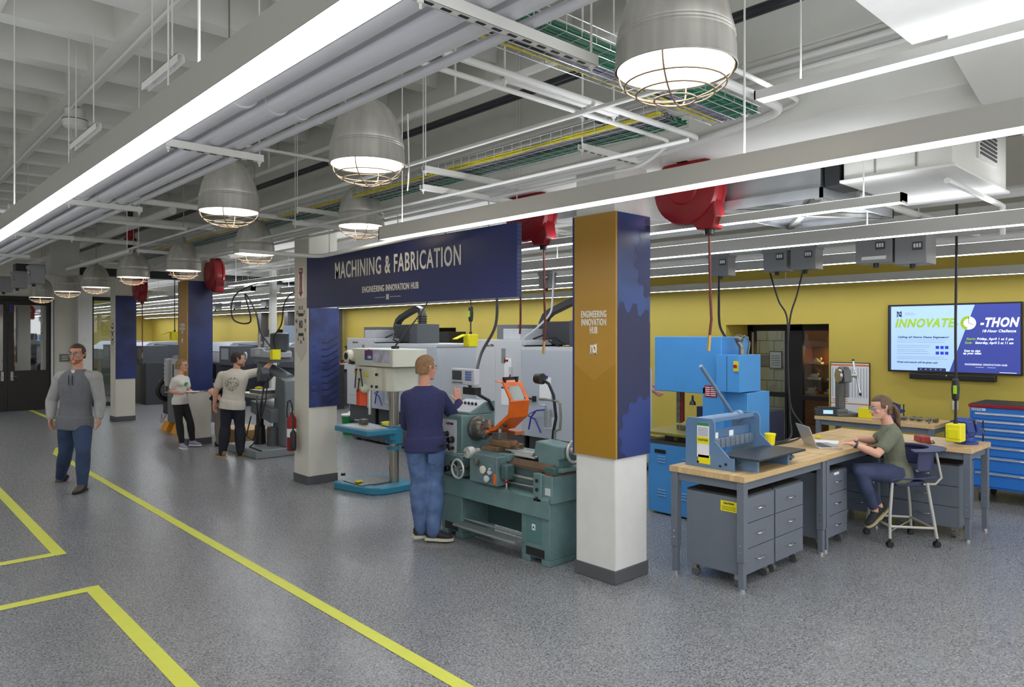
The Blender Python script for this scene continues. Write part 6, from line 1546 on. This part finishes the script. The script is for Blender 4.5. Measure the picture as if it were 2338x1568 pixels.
        b.rings([[a + d * x * q + sid * w * q + un * h * q for x, w in ring] for h in (-.082, -.058)]); b.build('sole', sole or black, t)
        if sock: MB().cyl(a + up * -.02, a + (J['kn' + s_] - a).normalized() * .11 * S, .043 * S, 14).build('sock', sock, t)
    return t, J, H

brownh = mat('brown hair', '#4a382a', .7, noise=.3, scale=30); sandy = mat('sandy hair', '#8a6a4a', .75, noise=.25, scale=40); blond = mat('dark blond hair', '#8f7350', .6, noise=.35, scale=22); wavyb = mat('wavy brown hair', '#5e4632', .5, noise=.4, scale=25); darkh = mat('dark brown hair', '#33271f', .7, noise=.3, scale=40)
jean = mat('blue denim', '#50688f', .85, noise=.38, scale=9, bump=.8, bscale=6, bdist=.02); jeand = mat('dark denim', '#364766', .85, noise=.25, scale=6, bump=.8, bscale=6, bdist=.02); jeann = mat('indigo denim', '#3a4462', .85, noise=.25, scale=7, bump=.8, bscale=6, bdist=.02)
F_ = (.6807, .7325, 0); R_ = (.7325, -.6807, 0)
def mix(a, b, z=0): return (F_[0] * a + R_[0] * b, F_[1] * a + R_[1] * b, z)
JP_man_grey = dict(head=(2.121, 10.312, 1.697), neck=(2.129, 10.305, 1.51), shR=(1.979, 10.443, 1.4), shL=(2.286, 10.159, 1.4), elR=(1.893, 10.565, 1.106), elL=(2.338, 10.151, 1.106), wrR=(1.868, 10.478, 0.911), wrL=(2.321, 10.099, 0.918), pel=(2.1, 10.331, 0.85), hipR=(2.04, 10.387, 0.828), hipL=(2.165, 10.271, 0.828), knR=(2.027, 10.468, 0.456), knL=(2.141, 10.089, 0.489), anR=(2.066, 10.977, 0.067), anL=(2.14, 10.131, 0.083))
JP_woman_clip = dict(head=(4.22, 12.866, 1.416), neck=(4.193, 12.891, 1.251), shR=(4.085, 12.8, 1.162), shL=(4.313, 12.971, 1.159), elR=(4.037, 12.872, 0.975), elL=(4.339, 12.919, 0.978), wrR=(4.152, 12.657, 0.944), wrL=(4.353, 12.743, 0.943), pel=(4.193, 12.891, 0.807), hipR=(4.145, 12.854, 0.798), hipL=(4.241, 12.929, 0.787), knR=(4.155, 12.818, 0.449), knL=(4.337, 12.826, 0.44), anR=(4.186, 12.761, 0.063), anL=(4.388, 12.847, 0.085))
JP_man_tee = dict(head=(4.565, 11.318, 1.546), neck=(4.545, 11.336, 1.393), shL=(4.369, 11.473, 1.282), shR=(4.698, 11.331, 1.296), elL=(4.297, 11.539, 1.039), elR=(4.947, 11.236, 1.354), wrL=(4.297, 11.594, 0.847), wrR=(5.101, 11.202, 1.522), pel=(4.499, 11.379, 0.835), hipL=(4.43, 11.416, 0.816), hipR=(4.581, 11.357, 0.81), knL=(4.412, 11.46, 0.431), knR=(4.618, 11.378, 0.42), anL=(4.374, 11.468, 0.072), anR=(4.615, 11.353, 0.059))
JP_man_navy = dict(head=(4.03, 5.538, 1.626), neck=(4.003, 5.535, 1.461), shL=(3.865, 5.595, 1.349), shR=(4.179, 5.508, 1.336), elL=(3.927, 5.715, 1.086), elR=(4.408, 5.568, 1.115), wrL=(4.139, 5.819, 0.985), wrR=(4.506, 5.642, 1.263), pel=(4.012, 5.527, 0.922), hipL=(3.934, 5.559, 0.894), hipR=(4.103, 5.511, 0.881), knL=(3.972, 5.564, 0.508), knR=(4.1, 5.5, 0.499), anL=(3.996, 5.569, 0.105), anR=(4.034, 5.425, 0.102))
JP_woman_seat = dict(head=(7.118, 2.575, 1.259), neck=(7.169, 2.528, 1.111), shL=(7.044, 2.438, 1.021), shR=(7.347, 2.567, 1.0), elL=(6.883, 2.52, 0.856), elR=(7.264, 2.712, 0.916), wrL=(6.783, 2.694, 0.939), wrR=(7.129, 2.783, 0.943), pel=(7.235, 2.466, 0.65), hipL=(7.143, 2.442, 0.649), hipR=(7.315, 2.501, 0.626), knL=(6.869, 2.669, 0.669), knR=(7.058, 2.767, 0.656), anL=(7.008, 2.582, 0.297), anR=(7.188, 2.605, 0.304))
JP_person_bent = dict(head=(5.035, 12.656, 0.995), neck=(4.933, 12.614, 1.057), shL=(4.766, 12.496, 1.04), shR=(4.931, 12.888, 1.027), elL=(4.517, 12.385, 0.977), elR=(5.027, 12.935, 0.862), wrL=(4.566, 12.203, 0.897), wrR=(5.114, 12.855, 0.744), pel=(4.737, 12.659, 0.781), hipL=(4.701, 12.583, 0.751), hipR=(4.779, 12.73, 0.735), knL=(4.723, 12.563, 0.409), knR=(4.826, 12.713, 0.387), anL=(4.729, 12.557, 0.067), anR=(4.831, 12.708, 0.04))
JP_person_green = dict(head=(8.37, 6.147, 1.869), neck=(8.37, 6.147, 1.682), shL=(8.525, 6.276, 1.55), shR=(8.25, 6.014, 1.564), elL=(8.654, 6.293, 1.257), elR=(8.228, 5.938, 1.232), wrL=(8.758, 6.197, 1.193), wrR=(8.367, 5.877, 1.149), pel=(8.379, 6.139, 1.058), hipL=(8.453, 6.193, 1.032), hipR=(8.306, 6.084, 1.048), knL=(8.463, 6.184, 0.547), knR=(8.306, 6.084, 0.572), anL=(8.453, 6.193, 0.107), anR=(8.301, 6.089, 0.121))
# walking man in a two-tone grey pullover
hg = mat('heather grey knit', '#6f7075', .9, noise=.08, scale=60, bump=.9, bscale=6, bdist=.02); lg = mat('light heather sleeve', '#a2a2a0', .9, noise=.08, scale=60, bump=.9, bscale=6, bdist=.02)
t, J, H = human('man walking toward the camera in a two-tone grey quarter-zip pullover and jeans', (2.12, 10.3, 0), JP_man_grey, mix(-1, .08), mix(-1, .05), S=1.05, bulk=1.17, skin='rosy',
      shirt=hg, sleeve_m=lg, pants=jeand, shoe=mat('brown leather shoe', '#4c443a', .6), sole=rubber, hair=brownh, beard=mat('short stubble', '#a26d4e', .8), cuff=dgrey, collar=lg,
      toes=(mix(-.75, -.1, -.65), mix(-1, .1)), hdir=((0, 0, -1), (0, 0, -1)))
MB().prism([(-.028, 0), (.028, 0), (0, -.075)], 'y', 0, .01).build('undershirt', white, t, tuple(J['neck'] + Vector(mix(-.105, .0, -.005))), math.atan2(-mix(0, 1)[1], -mix(0, 1)[0]) + PI)
for s_ in (-1, 1): MB().box(-.005, .005, -.006, .006, -.12, 0).build('zip_tape', black, t, tuple(J['neck'] + Vector(mix(-.155, s_ * .022, -.07))))
# woman with a clipboard
teew = mat('white T-shirt cloth', '#dedcd2', .85, bump=.8, bscale=6, bdist=.02)
t, J, H = human('woman in a white T-shirt with a green print holding a clipboard', (4.2, 12.88, 0), JP_woman_clip, mix(-.12, 1, -.05), mix(-.35, .95), S=.92, bulk=.92, female=True, skin='fair',
      shirt=teew, sleeve='short', pants=mat('black leggings', '#232326', .85, bump=1., bscale=7, bdist=.02), shoe=mat('lavender trainer', '#9a98b8', .7), sole=paper, hair=blond, hair_len=.03, hand=(2, 2),
      hdir=(mix(-.1, 1, .1), mix(0, 1, .0)), toes=(mix(-.55, .8), mix(-.05, 1)), cuff_up=.14)
pv = MB(); c0 = Vector((.6, -.8, 0)) * .16 + Vector((0, 0, 1.085)); sx_ = Vector((.8, .6, 0))
for k in range(24):
    for r0, r1 in ((.0, .018), (.018, .036), (.047, .053)):
        a0, a1 = 2 * PI * k / 24, 2 * PI * (k + 1) / 24
        q = [c0 + sx_ * r * math.cos(a) + Vector((0, 0, 1.15)) * r * math.sin(a) for r, a in ((max(r0, .001), a0), (r1, a0), (r1, a1), (max(r0, .001), a1))]
        if r0 < .04 or k % 2: pv.poly(q)
po = pv.build('shirt_print', mat('green print', '#2c9c50', .7), t); sw = po.modifiers.new('w', 'SHRINKWRAP'); sw.target = [c for c in t.children if c.name.startswith('shirt') and c is not po][0]; sw.offset = .003; sw.wrap_mode = 'OUTSIDE_SURFACE'
cb = thing('clipboard', 'flat clipboard held by the woman in front of the navy column', 'clipboard', (4.33, 12.58, .965), math.atan2(-.6807, .7325))
MB().box(-.15, .2, -.11, .11, 0, .008).build('board', mat('clipboard grey', '#9c9ca0', .5), cb); MB().box(-.13, .18, -.1, .1, .008, .011).build('sheet', paper, cb); MB().box(-.15, -.12, -.04, .04, .008, .02).build('clip', chrome, cb); MB().cyl((.1, -.05, .015), (.28, -.02, .017), .005, 8).build('pen', black, cb)
# man in a cream T-shirt reaching up
teec = patch_mat('cream T-shirt with back print', '#cfc9bb', '#8a887c', (-.05, -.10, 1.16), .115, 48, .5)
t, J, H = human('man in a cream T-shirt with a grey back print reaching for the mill control', (4.5, 11.38, 0), JP_man_tee, mix(.45, .9, -.02), mix(.9, .45), S=.99, bulk=1.08, skin='fair',
      shirt=teec, sleeve='short', pants=mat('black navy trousers', '#20222e', .85, bump=1., bscale=6, bdist=.02), shoe=mat('tan suede shoe', '#8c6c42', .8), sole=mat('tan sole', '#b49a70'), hair=darkh, beard=mat('dark stubble', '#93694f', .8),
      sock=paper, hand=(1, 0), hdir=(mix(.3, .75, .45), (0, 0, -1)), toes=(mix(.15, 1), mix(.5, -.6)), calf=1.25)
# man in navy at the lathe
nv = mat('navy pullover', '#30335c', .9, noise=.06, scale=50, bump=1., bscale=6, bdist=.02)
t, J, H = human('man in a navy pullover and blue jeans seen from behind at the lathe', (4.02, 5.53, 0), JP_man_navy, mix(.72, .7, -.03), mix(.85, .52), S=1.0, bulk=1.12, skin='rosy',
      shirt=nv, sleeve='long', pants=jean, shoe=mat('black trainer', '#232428', .7), sole=mat('off white sole', '#c8c2ac', .7), hair=sandy, hair_len=-.01, hand=(1, 1), vox=.006,
      hdir=(mix(.2, -.1, .9), mix(.8, .1, -.1)), toes=(mix(-.12, 1), mix(.3, .9)), calf=1.3)
MB().rings([[J['pel'] + (J['neck'] - J['pel']) * a + Vector(F_) * (.137 * math.sin(q)) + Vector(R_) * (.187 * math.cos(q)) for q in [2 * PI * j / 24 for j in range(24)]] for a in (-.075, -.02)]).build('belt', black, t)
for s_ in (-1, 1): MB().prism([(-.048, 0), (.048, 0), (.045, -.085), (0, -.105), (-.045, -.085)], 'y', -.004, .004).build('back_pocket', mat('pocket denim', '#465c84', .85, noise=.2, scale=9), t, tuple(J['pel'] + Vector(mix(-.121, s_ * .085, -.085))), math.atan2(-.6807, .7325), bev=.004)
# seated woman
ol = mat('olive T-shirt', '#6f7360', .9, noise=.06, scale=40, bump=1., bscale=6, bdist=.02)
t, J, H = human('woman in an olive T-shirt with a wavy ponytail sitting at her laptop', (7.24, 2.47, 0), JP_woman_seat, mix(-.02, -1, -.12), mix(0, -1), S=.94, bulk=.95, female=True, skin='fair',
      shirt=ol, sleeve='short', pants=jeann, shoe=mat('black canvas shoe', '#26262a', .8), sole=mat('beige sole', '#b5ab80', .7), hair=wavyb, pony=True, hand=(1, 1), vox=.006, hips=1.1,
      hdir=(mix(0, -1, -.12), mix(.0, -1, .12)), toes=(mix(-.3, -.7, -.45), mix(-.3, -.75, -.45)), cuff_up=.16, calf=.95)
w_ = J['wrL']; d_ = (w_ - J['elL']).normalized()
MB().cyl(w_ - d_ * .035, w_ - d_ * .015, .032, 16).cyl(w_ - d_ * .025 + Vector((0, 0, .026)), w_ - d_ * .025 + Vector((0, 0, .038)), .018, 14).build('wristwatch', mat('dark watch', '#33363c', .3), t)
# partly hidden people
human('person in dark clothes bending behind the man in the cream T-shirt', (4.74, 12.6, 0), JP_person_bent, mix(.1, 1, -.6), mix(0, 1), S=.95, bulk=1., skin='fair', shirt=mat('dark navy shirt', '#22263c', .9), sleeve='short',
      pants=mat('grey brown trousers', '#7a7068', .9), shoe=black, sole=black, hair=darkh, glasses=False)
t, J, H = human('person in a pale green shirt mostly hidden behind the nearest column', (8.38, 6.14, 0), JP_person_green, mix(.1, 1, -.2), mix(-.1, 1), S=1.02, bulk=1.0, skin='fair', shirt=mat('pale green shirt', '#9aa88a', .9, bump=1., bscale=6, bdist=.02), sleeve='short',
      pants=jeand, shoe=black, sole=black, hair=brownh)
t.location.x -= .1; t.location.y += .1
